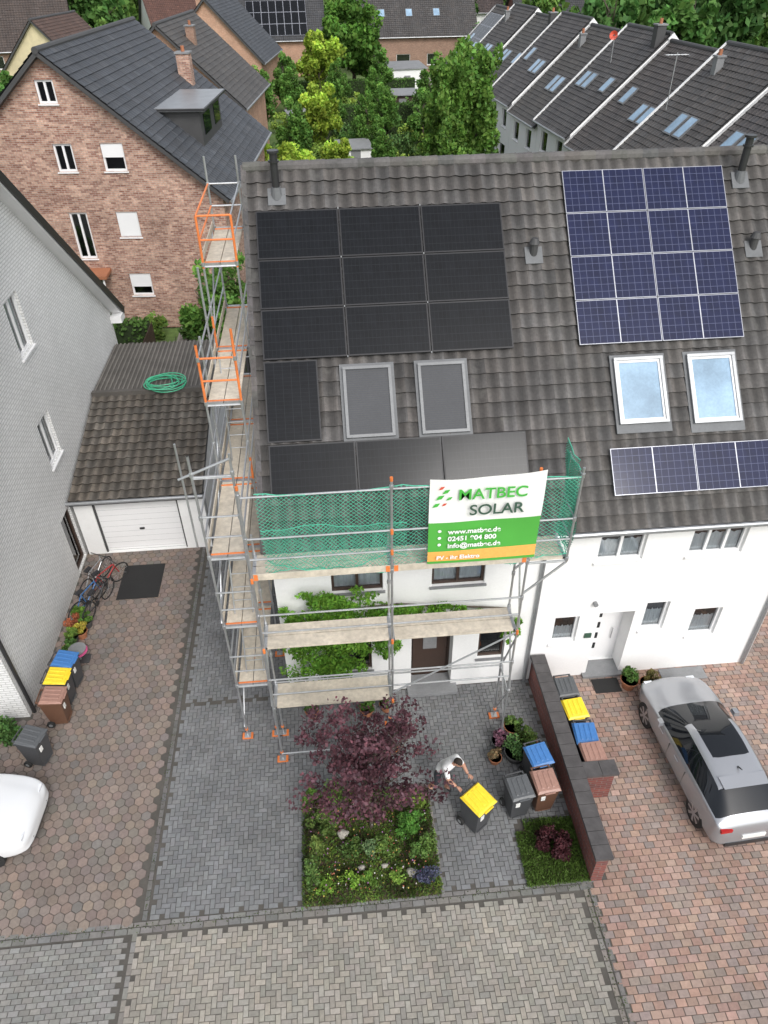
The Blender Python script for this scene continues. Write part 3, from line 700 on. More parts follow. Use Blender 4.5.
netpanel(V3((-1.45,YO+.13,6.15)),U,2.7,.95,.09,.08,V3((0,1,0)),.0045,.1,2)
netpanel(V3((4.36,YO,6.05)),V3((0,1,0)),.75,2.05,.06,.06,V3((1,0,0)),.006)
netpanel(V3((4.30,YO,6.1)),V3((.12,1,0)).normalized(),.75,2.3,.06,.1,V3((1,0,0)),.006,.1,1)
mb.finish("netting",net,uv=False)

# banner
bn=root("advertising_banner"); mb=MB(); n=32; BX0,BX1,BZ0,BZ1=1.62,3.70,6.15,8.15
def bp(u,v,o=0): 
    return V3((BX0+(BX1-BX0)*u,YO-.06-.02*math.sin(u*9)*v-.015*math.sin(v*7+u*3)-o,BZ0+(BZ1-BZ0)*v+.05*u*v-.05*math.sin(u*math.pi)*v))
for i in range(n):
    for j in range(n):
        v=(j+.5)/n; m_="banner_white" if v>.49 else ("banner_orange" if .02<v<.15 else "banner_green")
        mb.face([bp(i/n,j/n),bp((i+1)/n,j/n),bp((i+1)/n,(j+1)/n),bp(i/n,(j+1)/n)],m_)
mb.finish("cloth",bn,smooth=True)
mb=MB()
for (a,b,r,m_) in ((.09,.80,.05,"ink_green"),(.14,.87,.045,"ink_green"),(.10,.91,.035,"ink_red"),(.17,.79,.035,"ink_green"),(.06,.71,.045,"ink_green"),(.13,.72,.03,"ink_red")):
    c=bp(a,b,.02); mb.face([c+V3((-r*1.6,0,-r)),c+V3((r*.5,0,-r*.6)),c+V3((r*1.6,0,r)),c+V3((-r*.4,0,r*.8))],m_)
for vv in (.41,.33,.25): c=bp(.1,vv,.02); mb.face([c+V3((.035*math.cos(k*math.pi/4),0,.035*math.sin(k*math.pi/4))) for k in range(8)],"ink_white")
mb.finish("logo",bn)
def text(s,x,z,size,m,sx=1,off=.004):
    c=bpy.data.curves.new("lettering",'FONT'); c.body=s; c.size=size; c.extrude=.002; c.offset=off; c.materials.append(MAT[m])
    o=bpy.data.objects.new("lettering",c); link(o,bn); o.location=(x,YO-.125,z); o.rotation_euler=(math.pi/2,0,0); o.scale=(sx,1,1)
text("MATBEC",2.12,7.7,.33,"ink_green",1.0,.004); text("SOLAR",2.34,7.34,.33,"ink_dark",1.0,.004)
text("www.matbec.de",1.98,6.92,.15,"ink_white"); text("02451 904 800",1.98,6.75,.15,"ink_white"); text("info@matbec.de",1.98,6.58,.15,"ink_white"); text("PV - ihr Elektro",1.78,6.30,.13,"ink_white",1,.003); 

# ------------------------------------------------------------------ garden wall
gw=root("brick_garden_wall"); mb=MB(); mb.box(4.75,5.0,6.6,11.85,-.01,.95,"brick_red"); mb.box(5.0,5.75,8.42,8.66,-.01,.95,"brick_red")
n=18
for k in range(n):
    a=6.55+k*5.3/n; mb.box(4.69,5.06,a+.005,a+5.3/n-.005,.95,1.03,"garden_wall_cap")
for k in range(2): mb.box(5.062+k*.38,5.062+(k+1)*.38-.01,8.36,8.72,.95,1.03,"garden_wall_cap")
mb.finish("wall",gw)

# ------------------------------------------------------------------ wheelie bins
def wbin(x,y,rz,lid,body="bin_grey",s=1.0,tilt=0):
    e=root("wheelie_bin",(x,y,.004),rz); e.scale=(s,s,s); mb=MB()
    e.rotation_euler=(tilt,0,rz)
    b=[(-.19,-.2),(.19,-.2),(.19,.2),(-.19,.2)]; t=[(-.245,-.27),(.245,-.27),(.245,.26),(-.245,.26)]
    mb.hexa([(*q,.06) for q in b]+[(*q,.93) for q in t],body)
    mb.box(-.265,.265,-.29,.28,.9,.95,body)
    lp=[(-.27,-.31,.952),(.27,-.31,.952),(.27,.25,.985),(-.27,.25,.985)]; tp=[(-.23,-.26,.99),(.23,-.26,.99),(.23,.2,1.06),(-.23,.2,1.06)]
    mb.hexa(lp+tp,lid); mb.box(-.12,.12,-.345,-.31,.955,.975,lid)
    for k in (-.12,.0,.12): mb.hexa([(k-.03,-.22,1.0),(k+.03,-.22,1.0),(k+.03,.17,1.06),(k-.03,.17,1.06),(k-.02,-.2,1.012),(k+.02,-.2,1.012),(k+.02,.15,1.07),(k-.02,.15,1.07)],lid)
    mb.cyl((-.22,.33,.97),(.22,.33,.97),.017,body); 
    for sx in (-.2,.2): mb.box(sx-.02,sx+.02,.24,.34,.94,.985,body)
    for sx in (-1,1): mb.cyl((sx*.2,.2,.1),(sx*.26,.2,.1),.1,"black_rubber",n=16); mb.cyl((sx*.255,.2,.1),(sx*.265,.2,.1),.05,"mid_grey",n=12)
    mb.cyl((-.2,.2,.1),(.2,.2,.1),.015,"steel"); mb.box(-.15,.15,-.235,-.21,.1,.12,body); mb.box(-.15,-.05,-.268,-.25,.6,.75,"plate")
    o=mb.finish("bin",e); bv=o.modifiers.new("bv",'BEVEL'); bv.width=.012; bv.segments=2; bv.limit_method='ANGLE'; return e
wbin(5.33,10.85,.05,"lid_grey"); wbin(5.36,10.2,.1,"lid_yellow"); wbin(5.4,9.5,-.05,"lid_blue"); wbin(5.42,8.98,.06,"lid_brown")
wbin(4.17,9.05,.2,"lid_blue"); wbin(4.15,8.4,.1,"lid_brown","bin_brown"); wbin(3.55,8.3,.15,"lid_grey")
wbin(-7.35,12.95,1.4,"lid_blue"); wbin(-7.4,12.4,1.5,"lid_yellow"); wbin(-7.35,11.8,1.55,"lid_brown","bin_brown"); wbin(-7.55,10.65,1.3,"lid_grey")
wbin(2.58,8.08,.62,"lid_yellow","bin_grey",1.05)

# ------------------------------------------------------------------ cars
def car(name,loc,rz,paint):
    e=root(name,loc,rz)
    S=[(0.0,.64,.58,.66,.48),(.05,.78,.82,.88,.64),(.14,.85,.93,.975,.68),(.22,.87,.96,1.03,.66),(.78,.89,.965,1.33,.55),(.90,.893,.965,1.37,.55),(1.35,.90,.955,1.43,.57),(1.9,.90,.935,1.45,.575),(2.28,.90,.925,1.41,.56),(3.12,.89,.90,1.005,.64),(3.28,.885,.88,.955,.64),(3.75,.86,.81,.885,.58),(4.05,.77,.70,.76,.52),(4.18,.62,.56,.61,.42)]
    V=[];Fc=[];mi=[]
    for (y,hw,bz,tz,tw) in S:
        low=.2 if .2<y<4 else .3
        half=[(hw*.88,low),(hw*.985,.36),(hw,.56),(hw*.98,bz-.05),(hw*.945,bz),(tw+ (hw*.9-tw)*.06,tz-.045),(tw*.78,tz),(tw*.38,tz+.018)]
        ring=[(-a,b) for a,b in half]+[(0,tz+.024)]+[(a,b) for a,b in reversed(half)]
        V+=[(a,y,b) for a,b in ring]
    K=17
    for i in range(len(S)-1):
        for j in range(K-1):
            Fc.append((i*K+j,i*K+j+1,(i+1)*K+j+1,(i+1)*K+j)); m=0
            side=j in(4,11)
            if side and 3<=i<=8 : m=1
            if 5<=j<=10 and i==8: m=1
            if 5<=j<=10 and i==3: m=1
            if 6<=j<=9 and i in (6,7): m=1
            if j in(0,15): m=2
            mi.append(m)
        Fc.append((i*K+K-1,i*K,(i+1)*K,(i+1)*K+K-1)); mi.append(2)
    Fc.append(tuple(range(K))[::-1]); mi.append(0); Fc.append(tuple((len(S)-1)*K+j for j in range(K))); mi.append(0)
    me=bpy.data.meshes.new("body"); me.from_pydata(V,[],Fc)
    for m in (paint,"car_glass","black_metal"): me.materials.append(MAT[m])
    me.polygons.foreach_set("material_index",mi); me.polygons.foreach_set("use_smooth",[True]*len(Fc))
    bm=bmesh.new(); bm.from_mesh(me); bmesh.ops.recalc_face_normals(bm,faces=bm.faces)
    cl=bm.edges.layers.float.new("crease_edge")
    for ed in bm.edges:
        ms={f.material_index for f in ed.link_faces}
        if len(ms)>1: ed[cl]=.3
    bm.to_mesh(me); bm.free()
    o=link(bpy.data.objects.new("body",me),e); sm=o.modifiers.new("s",'SUBSURF'); sm.levels=3; sm.render_levels=3
    cm=MB()
    for y in (.78,3.36): cm.cyl((-1.2,y,.33),(1.2,y,.33),.375,"black_metal",n=32)
    c=cm.finish("arch_cutter",None,uv=False,col=False)
    bo=o.modifiers.new("b",'BOOLEAN'); bo.operation='DIFFERENCE'; bo.object=c; bo.solver='EXACT'
    try: bo.material_mode='TRANSFER'
    except Exception: pass
    bpy.context.view_layer.update(); dg=bpy.context.evaluated_depsgraph_get(); nm=bpy.data.meshes.new_from_object(o.evaluated_get(dg)); o.modifiers.clear(); o.data=nm; nm.name="body"
    bpy.data.objects.remove(c)
    mb=MB()
    for y in (.78,3.36):
        for s in (-1,1):
            mb.cyl((s*.62,y,.33),(s*.875,y,.33),.325,"black_rubber",n=28); mb.cyl((s*.87,y,.33),(s*.882,y,.33),.225,"dark_grey",n=24)
            mb.cyl((s*.875,y,.33),(s*.89,y,.33),.05,"alloy",n=12)
            for k in range(7):
                t=k*2*math.pi/7; d=V3((0,math.cos(t),math.sin(t))); q=V3((s*.887,y,.33)); pr=V3((0,-math.sin(t),math.cos(t)))
                mb.face([q+d*.03-pr*.025,q+d*.03+pr*.025,q+d*.225+pr*.035,q+d*.225-pr*.035] if s<0 else [q+d*.03+pr*.025,q+d*.03-pr*.025,q+d*.225-pr*.035,q+d*.225+pr*.035],"alloy")
    mb.box(-.6,.6,.3,3.9,.22,.6,"black_metal")
    for s in (-1,1):
        mb.hexa([(s*.88,2.62,.94),(s*1.02,2.60,.95),(s*1.02,2.76,.95),(s*.88,2.78,.94),(s*.88,2.62,1.07),(s*1.0,2.62,1.07),(s*1.0,2.74,1.07),(s*.88,2.76,1.07)] if s>0 else [(s*1.02,2.60,.95),(s*.88,2.62,.94),(s*.88,2.78,.94),(s*1.02,2.76,.95),(s*1.0,2.62,1.07),(s*.88,2.62,1.07),(s*.88,2.76,1.07),(s*1.0,2.74,1.07)],paint)
        mb.box(min(s*.52,s*.77),max(s*.52,s*.77),.03,.12,.78,.87,"lamp_red")
        mb.box(min(s*.46,s*.66),max(s*.46,s*.66),3.98,4.08,.63,.71,"lamp_clear")
        mb.cyl((s*.905,1.75,.80),(s*.905,1.93,.80),.012,paint)
        mb.cyl((s*.905,2.5,.80),(s*.905,2.68,.80),.012,paint)
        for yy in (1.45,2.2): mb.box(min(s*.88,s*.897),max(s*.88,s*.897),yy,yy+.008,.42,.86,"black_metal")
    mb.box(-.26,.26,-.02,.02,.54,.65,"plate"); mb.box(-.58,.58,-.015,.1,.28,.40,"black_metal"); mb.box(-.42,.42,4.07,4.17,.3,.43,"black_metal")
    mb.hexa([(-.50,.70,1.32),(.50,.70,1.32),(.52,.95,1.375),(-.52,.95,1.375),(-.50,.68,1.345),(.50,.68,1.345),(.52,.95,1.395),(-.52,.95,1.395)],paint)
    mb.cyl((0,1.1,1.43),(0,.97,1.51),.02,"black_metal",.008)
    mb.finish("fittings",e,uv=False); return e
car("parked_car",(8.3,6.95,0),math.radians(3),"car_silver")
car("parked_car",(-11.15,9.1,0),math.radians(-90-3),"car_white")

# ------------------------------------------------------------------ person
pe=root("man_moving_bin",(2.0,8.86,0),math.radians(42))
def skin(verts,edges,radii,rt=0,lv=2):
    me=bpy.data.meshes.new("sk"); me.from_pydata(verts,edges,[]); o=bpy.data.objects.new("sk",me); link(o)
    m=o.modifiers.new("k",'SKIN'); m.use_smooth_shade=True
    for i,r in enumerate(radii):
        d=me.skin_vertices[0].data[i]; d.radius=(r,r) if not isinstance(r,tuple) else r; d.use_root=(i==rt)
    s=o.modifiers.new("s",'SUBSURF'); s.levels=lv; s.render_levels=lv
    bpy.context.view_layer.update(); dg=bpy.context.evaluated_depsgraph_get(); nm=bpy.data.meshes.new_from_object(o.evaluated_get(dg)); bpy.data.objects.remove(o); return nm
Vt=[(0,.12,.94),(0,.06,1.08),(0,-.06,1.24),(0,-.17,1.38),(0,-.24,1.47),(0,-.28,1.53),
 (.19,-.16,1.39),(.26,-.30,1.18),(.2,-.48,1.08),(-.19,-.16,1.39),(-.26,-.30,1.18),(-.2,-.48,1.08),
 (.1,.12,.88),(.13,-.04,.5),(.13,.04,.1),(.14,-.12,.045),(-.1,.12,.88),(-.13,.1,.5),(-.13,.32,.12),(-.14,.2,.045)]
Ed=[(0,1),(1,2),(2,3),(3,4),(4,5),(3,6),(6,7),(7,8),(3,9),(9,10),(10,11),(0,12),(12,13),(13,14),(14,15),(0,16),(16,17),(17,18),(18,19)]
Rd=[(.15,.12),(.16,.13),(.18,.14),(.17,.12),.06,.055,.085,.05,.033,.085,.05,.033,.1,.07,.05,.045,.1,.07,.05,.045]
nm=skin(Vt,Ed,Rd)
for m_ in ("shirt_white","trousers_dark","skin","shoe"): nm.materials.append(MAT[m_])
for pl in nm.polygons:
    c=pl.center; k=0
    if c.z<1.0: k=1
    if c.z<.45: k=2
    if c.z<.1: k=3
    if c.z>=1.0 and c.y<-.27 and abs(c.x)>.14 and c.z<1.26: k=2
    if c.z>1.47 and abs(c.x)<.065 and c.y<-.2: k=2
    pl.material_index=k
link(bpy.data.objects.new("body",nm),pe)
bm=bmesh.new(); bmesh.ops.create_uvsphere(bm,u_segments=24,v_segments=16,radius=1)
for v in bm.verts:
    x,y,z=v.co; fx=.082*(1-.12*max(0,-z)); v.co=V3((x*fx,y*.102,z*.122))
    if y<-.85 and abs(x)<.22 and -.35<z<.1: v.co.y-=.02
    if z<-.5 and y<0: v.co.y-=.012
hm=bpy.data.meshes.new("head"); bm.to_mesh(hm); bm.free()
for m_ in ("skin","hair_dark"): hm.materials.append(MAT[m_])
for pl in hm.polygons:
    c=pl.center; pl.use_smooth=True; pl.material_index=1 if (c.z>.045 or (c.y>.01 and c.z>-.06)) else 0
ho=link(bpy.data.objects.new("head",hm),pe); ho.location=(0,-.33,1.62); ho.rotation_euler=(math.radians(28),0,0)
mb=MB()
for s in (-1,1): mb.cyl((s*.03,-.405,1.58),(s*.03,-.420,1.575),.009,"interior",n=8); mb.cyl((s*.078,-.32,1.62),(s*.092,-.31,1.625),.022,"skin",n=8)
mb.box(-.025,.025,-.412,-.402,1.53,1.537,"pink")
mb.finish("face_details",pe)
def hand(s):
    w=V3((s*.2,-.48,1.08)); V=[tuple(w),tuple(w+V3((0,-.07,-.01)))]; E=[(0,1)]; Rr=[.026,(.036,.018)]
    for k,(dx,l) in enumerate(((-.032,.038),(-.011,.044),(.011,.041),(.032,.032))):
        b=w+V3((dx,-.085,-.012)); i=len(V); V+=[tuple(b),tuple(b+V3((0,-l,-.01))),tuple(b+V3((0,-l-.006,-.04)))]; E+=[(1,i),(i,i+1),(i+1,i+2)]; Rr+=[.010,.009,.008]
    i=len(V); b=w+V3((-s*.035,-.035,-.015)); V+=[tuple(b),tuple(b+V3((-s*.02,-.035,-.025)))]; E+=[(1,i),(i,i+1)]; Rr+=[.011,.009]
    h=skin(V,E,Rr,0,1); h.materials.append(MAT["skin"]); link(bpy.data.objects.new("hand",h),pe)
hand(1);hand(-1)

# ------------------------------------------------------------------ garden bed
GR=(.12,.20,.04)
mb=MB(); mb.face([(-1.2,6.62,.02),(1.66,6.62,.02),(1.66,9.1,.02),(-1.2,9.1,.02)],"soil")
mb.face([(3.45,6.62,.02),(4.74,6.62,.02),(4.74,7.9,.02),(4.3,8.0,.02),(3.8,7.98,.02),(3.5,7.7,.02)],"soil"); mb.finish("flower_bed_soil")
def edgebl():
    P=[]
    for k in range(14): a=-1.25+k*.21; P+=[[(a,9.05),(a+.2,9.05),(a+.2,9.12),(a,9.12)]]
    for k in range(12): a=6.6+k*.21; P+=[[(1.62,a),(1.69,a),(1.69,a+.2),(1.62,a+.2)]]
    blocks("bed_edging",P,[jit((.2,.19,.18),.15) for _ in P],"paver",z=.03)
edgebl()
n=18000; x=rng.uniform(-1.26,1.66,n);y=rng.uniform(6.6,9.05,n); z=.03+rng.uniform(0,.14,n)*(.5+.5*np.sin(x*5)*np.sin(y*6)); k=(.75+.5*np.sin(x*4+y*3)*np.sin(y*5-x))*rng.uniform(.6,1.4,n)
K=np.array(GR)[None]*k[:,None]; K[:,0]*=rng.uniform(.7,1.4,n); leaves("ground_cover",np.stack([x,y,z],1),rng.uniform(.015,.045,n),K,None,up=.8,aspect=.4)
n=11000; x=rng.uniform(3.42,4.76,n);y=rng.uniform(6.58,8.02,n); m=~((x<3.65)&(y>7.75)); x=x[m];y=y[m];n=len(x); k=rng.uniform(.6,1.5,n)
leaves("grass",np.stack([x,y,.03+rng.uniform(0,.06,n)],1),rng.uniform(.02,.05,n),np.array((.09,.155,.03))[None]*k[:,None],None,up=1.5,aspect=.25)
shrub("barberry_bush",(4.1,7.3,.02),(.45,.45,.32),4200,.028,(.06,.02,.024),nb=30,br=.3)
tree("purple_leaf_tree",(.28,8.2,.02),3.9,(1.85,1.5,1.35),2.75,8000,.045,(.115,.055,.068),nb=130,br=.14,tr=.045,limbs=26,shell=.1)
bed=[((1.15,8.0),(.38,.33,.35),(.09,.22,.04),1700,.03),((-.75,6.95),(.25,.22,.15),(.17,.30,.05),800,.025),((-.2,7.05),(.25,.2,.14),(.19,.33,.05),700,.025),((.15,7.0),(.2,.2,.14),(.15,.28,.05),700,.025),
 ((.75,7.0),(.2,.18,.17),(.19,.31,.06),700,.022),((1.35,6.95),(.3,.24,.24),(.09,.10,.16),1200,.022),((-.8,8.2),(.35,.3,.4),(.10,.16,.04),1200,.03),((-.2,7.7),(.3,.25,.25),(.09,.16,.04),1000,.028),((.6,7.6),(.3,.25,.2),(.13,.21,.05),1000,.028),((-.9,7.6),(.2,.2,.45),(.14,.2,.05),700,.03),((.45,8.7),(.4,.25,.4),(.09,.15,.04),1200,.03),((1.3,8.6),(.25,.25,.3),(.14,.22,.04),900,.03),((-.5,8.75),(.35,.25,.45),(.11,.19,.04),1100,.032),((.2,7.55),(.2,.2,.3),(.14,.22,.10),700,.022),((-1.0,8.8),(.22,.22,.5),(.09,.17,.03),700,.03),((1.2,7.4),(.22,.2,.3),(.11,.20,.05),700,.026),((-1.05,7.1),(.2,.3,.4),(.11,.19,.05),800,.03),((1.45,7.6),(.2,.3,.3),(.12,.2,.05),800,.028)]
for (q,rd,c,n,s) in bed: shrub("garden_plant",(q[0],q[1],.02),rd,n,s,c,nb=12)
n=420; x=rng.uniform(-1.1,1.5,n);y=rng.uniform(6.7,8.9,n); cc=np.array([(.6,.6,.55),(.45,.2,.45),(.6,.5,.12),(.55,.2,.12)])[rng.integers(0,4,n)]
leaves("flowers",np.stack([x,y,.15+rng.uniform(0,.2,n)],1),np.full(n,.02),cc,None,aspect=.9)
def stone(name,loc,s,c="mid_grey"):
    bm=bmesh.new(); bmesh.ops.create_icosphere(bm,subdivisions=3,radius=1)
    for v in bm.verts: v.co*= 1+.12*math.sin(v.co.x*3+loc[0]*9)+.1*math.sin(v.co.y*4+v.co.z*3)
    for v in bm.verts: v.co=V3((v.co.x*s,v.co.y*s*.8,v.co.z*s*.7))
    me=bpy.data.meshes.new(name); bm.to_mesh(me); bm.free(); me.materials.append(MAT[c]); 
    for pl in me.polygons: pl.use_smooth=True
    o=link(bpy.data.objects.new(name,me)); o.location=loc
M("stone_pale",(.36,.34,.3),.9,bump=.5,var=.25,vs=9); stone("garden_stone",(1.05,7.1,.1),.11,"stone_pale"); stone("garden_stone",(-.35,8.05,.12),.13,"stone_pale"); stone("garden_stone",(.0,7.3,.06),.08,"stone_pale"); stone("garden_stone",(.5,7.3,.06),.07,"stone_pale")
# climber on facade
e=root("climbing_wisteria"); pts=[];K=[]
def vine(cx,cz,rx,rz,n,col=(.13,.29,.035),d=.3):
    p_,k_=blobpts(n,(cx,FY-d,cz),(rx,d,rz),max(10,int(rx*34)),.26,col,shell=.1); p_[:,1]=np.minimum(p_[:,1],FY-.03); pts.append(p_);K.append(k_)
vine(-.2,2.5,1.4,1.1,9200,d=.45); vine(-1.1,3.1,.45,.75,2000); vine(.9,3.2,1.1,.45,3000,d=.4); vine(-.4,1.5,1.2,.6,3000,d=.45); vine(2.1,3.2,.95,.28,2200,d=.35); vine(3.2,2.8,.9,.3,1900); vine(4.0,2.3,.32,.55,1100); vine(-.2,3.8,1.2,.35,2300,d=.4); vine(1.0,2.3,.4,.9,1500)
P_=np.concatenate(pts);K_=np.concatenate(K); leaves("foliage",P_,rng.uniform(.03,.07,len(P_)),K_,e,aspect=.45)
mb=MB(); 
for (a,b) in (((-1.2,FY-.08,0),(-1.0,FY-.1,3.2)),((-1.0,FY-.1,3.2),(1.2,FY-.1,3.3)),((1.2,FY-.1,3.3),(3.9,FY-.1,2.9)),((-.3,FY-.1,.0),(-.1,FY-.1,3.2))): mb.cyl(a,b,.03,"bark",.02,6)
mb.finish("stems",e,uv=False)
def pot(x,y,r,h,col,m="terracotta",z=0):
    e=root("potted_plant",(x,y,z)); mb=MB(); mb.cyl((0,0,.004),(0,0,h),r*.7,m,r,14); mb.cyl((0,0,h-.03),(0,0,h),r*1.1,m,r*1.1,14); mb.finish("pot",e,uv=False)
    p_,k_=blobpts(900,(0,0,h+r*.8),(r*1.3,r*1.3,r),10,.4,col); leaves("plant",p_,rng.uniform(.02,.04,900),k_,e)
pot(7.3,11.4,.22,.3,(.09,.18,.04)); pot(7.75,11.25,.22,.28,(.16,.14,.05)); pot(3.85,9.6,.26,.3,(.08,.16,.05),"dark_grey"); pot(3.55,9.95,.2,.25,(.26,.13,.18),"dark_grey"); pot(4.2,9.9,.24,.22,(.10,.17,.04)); pot(3.95,10.35,.2,.22,(.12,.2,.05)); pot(3.35,9.55,.15,.2,(.2,.15,.08))
for (x,y,c) in ((-7.7,15.3,(.13,.24,.04)),(-7.75,14.9,(.35,.12,.06)),(-7.45,15.0,(.1,.2,.04)),(-7.7,14.4,(.12,.2,.04)),(-7.5,14.6,(.4,.35,.06)),(-7.7,14.0,(.08,.16,.04)),(-1.0,11.3,(.08,.16,.04)),(.9,11.3,(.12,.2,.05)),(.4,11.2,(.1,.2,.04))): pot(x,y,.17,.25,c,random.choice(["terracotta","dark_grey"]))
mb=MB(); mb.cyl((-7.35,13.75,.35),(-7.35,13.75,.37),.26,"pink",n=24); mb.cyl((-7.35,13.75,.37),(-7.35,13.75,.45),.2,"mid_grey",.24,24); mb.cyl((-7.35,13.75,.0),(-7.35,13.75,.35),.03,"steel"); mb.box(-7.6,-7.1,13.6,13.9,.004,.04,"dark_grey"); mb.finish("garden_stool",uv=False)
shrub("green_bush",(-8.5,11.2,0),(.45,.4,.45),1500,.05,(.07,.15,.04)); 
def bike(x,y,rz,m,lean=.12):
    e=root("bicycle",(x,y,0),rz); e.rotation_euler=(lean,0,rz); mb=MB()
    for wx in (-.52,.52):
        n=28
        for k in range(n):
            a=2*math.pi*k/n;b=2*math.pi*(k+1)/n; mb.cyl((wx+.33*math.cos(a),0,.34+.33*math.sin(a)),(wx+.33*math.cos(b),0,.34+.33*math.sin(b)),.02,"black_rubber",n=6,caps=False)
        for k in range(9): a=math.pi*2*k/9; mb.cyl((wx,0,.34),(wx+.32*math.cos(a),0,.34+.32*math.sin(a)),.003,"steel",n=4,caps=False)
        mb.cyl((wx,-.03,.34),(wx,.03,.34),.02,"steel")
    bb=(-.08,0,.3); st=(-.22,0,.78); hd=(.36,0,.82); hl=(.39,0,.7)
    for a,b in ((bb,st),(st,hd),(bb,hl),((-.52,0,.34),bb),((-.52,0,.34),st)): mb.cyl(a,b,.017,m)
    mb.cyl(hd,hl,.022,m); mb.cyl(hl,(.52,0,.34),.016,m); mb.cyl(hd,(.34,0,.98),.014,"steel"); mb.cyl((.34,-.28,1.0),(.34,.28,1.0),.014,"black_metal")
    mb.cyl(st,(-.25,0,.92),.013,"steel"); mb.box(-.38,-.14,-.06,.06,.92,.96,"black_metal"); mb.cyl((-.08,-.02,.3),(-.08,.02,.3),.09,"black_metal",n=16)
    mb.finish("bike",e,uv=False)
bike(-7.55,15.75,1.1,"bike_blue"); bike(-7.25,15.7,1.25,"black_metal"); bike(-7.55,16.7,1.2,"steel"); bike(-7.2,16.5,.9,"bike_red")

# ------------------------------------------------------------------ generic gabled house for surroundings
def ghouse(name,loc,rz,w,d,ez,rz_,wm,base,front=(),right=(),left=(),ov=.4,tile="roof_tile_smooth",fr="white_pvc",smp=3,sky_=(),seed=0,solar=None,parapet=False,chim=None,wkw=None,back=True,pm="render_white"):
    """ridge along local X; front wall faces local -Y"""
    e=root(name,loc,rz); mb=MB(); mw=MB()
    fr_=[(o[0]+w/2,o[1]+w/2,o[2],o[3]) for o in front]; P=V3((-w/2,-d/2,0)); wall(mb,P,V3((1,0,0)),w,ez,fr_,wm)
    k=wkw or {}
    for o in fr_: window(mw,P,V3((1,0,0)),o,frame=fr,**k)
    g=GH(0,d,ez,rz_-.1); P=V3((w/2,-d/2,0)); rr=[(o[0]+d/2,o[1]+d/2,o[2],o[3]) for o in right]; wall(mb,P,V3((0,1,0)),d,g,rr,wm)
    for i,o in enumerate(rr): window(mw,P,V3((0,1,0)),o,frame=fr,fw=.09,shutter={2:.5,4:.95,5:.6}.get(i,0) if wm=="brick_mix" else 0,mull=1 if i in(0,1,3) else 0,**k)
    P=V3((-w/2,d/2,0)); ll=[(o[0]+d/2,o[1]+d/2,o[2],o[3]) for o in left]; wall(mb,P,V3((0,-1,0)),d,g,ll,wm)
    for o in ll: window(mw,P,V3((0,-1,0)),o,frame=fr,**k)
    wall(mb,(w/2,d/2,0),V3((-1,0,0)),w,ez,[],wm)
    mb.finish("walls",e)
    if mw.f: mw.finish("windows",e)
    sl=(rz_-ez)/(d/2); md=MB(); mt_=MB()
    for s in (-1,1):
        ey=s*(d/2+ov); Vv=V3((0,-ey,rz_-(ez-ov*sl))); L=Vv.length; Vv.normalize(); Uu=V3((1,0,0)) if s<0 else V3((-1,0,0)); gx=ov if not parapet else 0
        st=V3((-(w/2+gx)*(1 if s<0 else -1),ey,ez-ov*sl)); NN=Uu.cross(Vv); WW=w+2*gx
        tiles(mt_,st+NN*.03,Uu,Vv,WW,L-.02,smp=smp,m=tile,base=base,seed=seed+s,cv=.1,amp=.035,lift=.03,valley_shade=.35)
        md.fbox(st,Uu,Vv,NN,.01,WW-.01,0.02,L,-.14,.015,"dark_grey")
        md.cyl(st+V3((0,s*.07,0)),st+Uu*WW+V3((0,s*.07,0)),.07,"zinc")
        if parapet:
            md.fbox(st,Uu,Vv,NN,-.08,.08,0,L,-.3,.12,pm)
        if s<0:
            for (u,v,ww,hh) in sky_:
                md.fbox(st,Uu,Vv,NN,u+w/2,u+w/2+ww,v,v+hh,.03,.14,"window_frame_grey"); md.fbox(st,Uu,Vv,NN,u+w/2+.08,u+w/2+ww-.08,v+.08,v+hh-.08,.14,.146,"sky_tinted_pane")
            if solar:
                u0,v0,nx,ny,sx,sy=solar
                for i in range(nx):
                    for j in range(ny):
                        md.fbox(st,Uu,Vv,NN,u0+w/2+i*sx+.01,u0+w/2+(i+1)*sx-.01,v0+j*sy+.01,v0+(j+1)*sy-.01,.08,.12,"panel_frame_alu")
                        a,b=u0+w/2+i*sx+.04,u0+w/2+(i+1)*sx-.04; c,f=v0+j*sy+.04,v0+(j+1)*sy-.04
                        md.face([st+Uu*x_+Vv*y_+NN*.123 for x_,y_ in ((a,c),(b,c),(b,f),(a,f))],"panel_black",uv=[(0,0),(6,0),(6,10),(0,10)])
    md.cyl((-w/2-ov*(not parapet),0,rz_+.02),(w/2+ov*(not parapet),0,rz_+.02),.14,"dark_grey",n=10)
    if chim:
        for (cx,cy,cw,chh,cm) in chim:
            md.box(cx-cw/2,cx+cw/2,cy-cw/2,cy+cw/2,rz_-abs(cy)*sl-.3,rz_-abs(cy)*sl+chh,cm); md.box(cx-cw/2-.06,cx+cw/2+.06,cy-cw/2-.06,cy+cw/2+.06,rz_-abs(cy)*sl+chh,rz_-abs(cy)*sl+chh+.08,"mid_grey")
            md.cyl((cx,cy,rz_-abs(cy)*sl+chh),(cx,cy,rz_-abs(cy)*sl+chh+.35),.1,"terracotta")
    md.finish("roof_trim",e); mt_.finish("roof_tiles",e,uv=False); return e
DK=(.062,.067,.075)
bh=ghouse("brick_house",(-10.45,43,0),math.radians(-95),14,13.4,6.55,12.1,"brick_mix",DK,
  right=[(-.55,.25,10.15,11.05),(-.5,.35,7.45,8.6),(1.6,2.6,7.45,8.6),(-.6,.25,3.55,5.7),(1.6,2.6,4.55,5.7),(1.55,2.6,1.7,2.8),(-.6,.25,.6,2.8),(-4.8,-3.9,7.45,8.6),(-4.8,-3.9,4.5,5.7)],seed=11,chim=[(-4.5,3.2,.7,1.3,"brick_mix")])
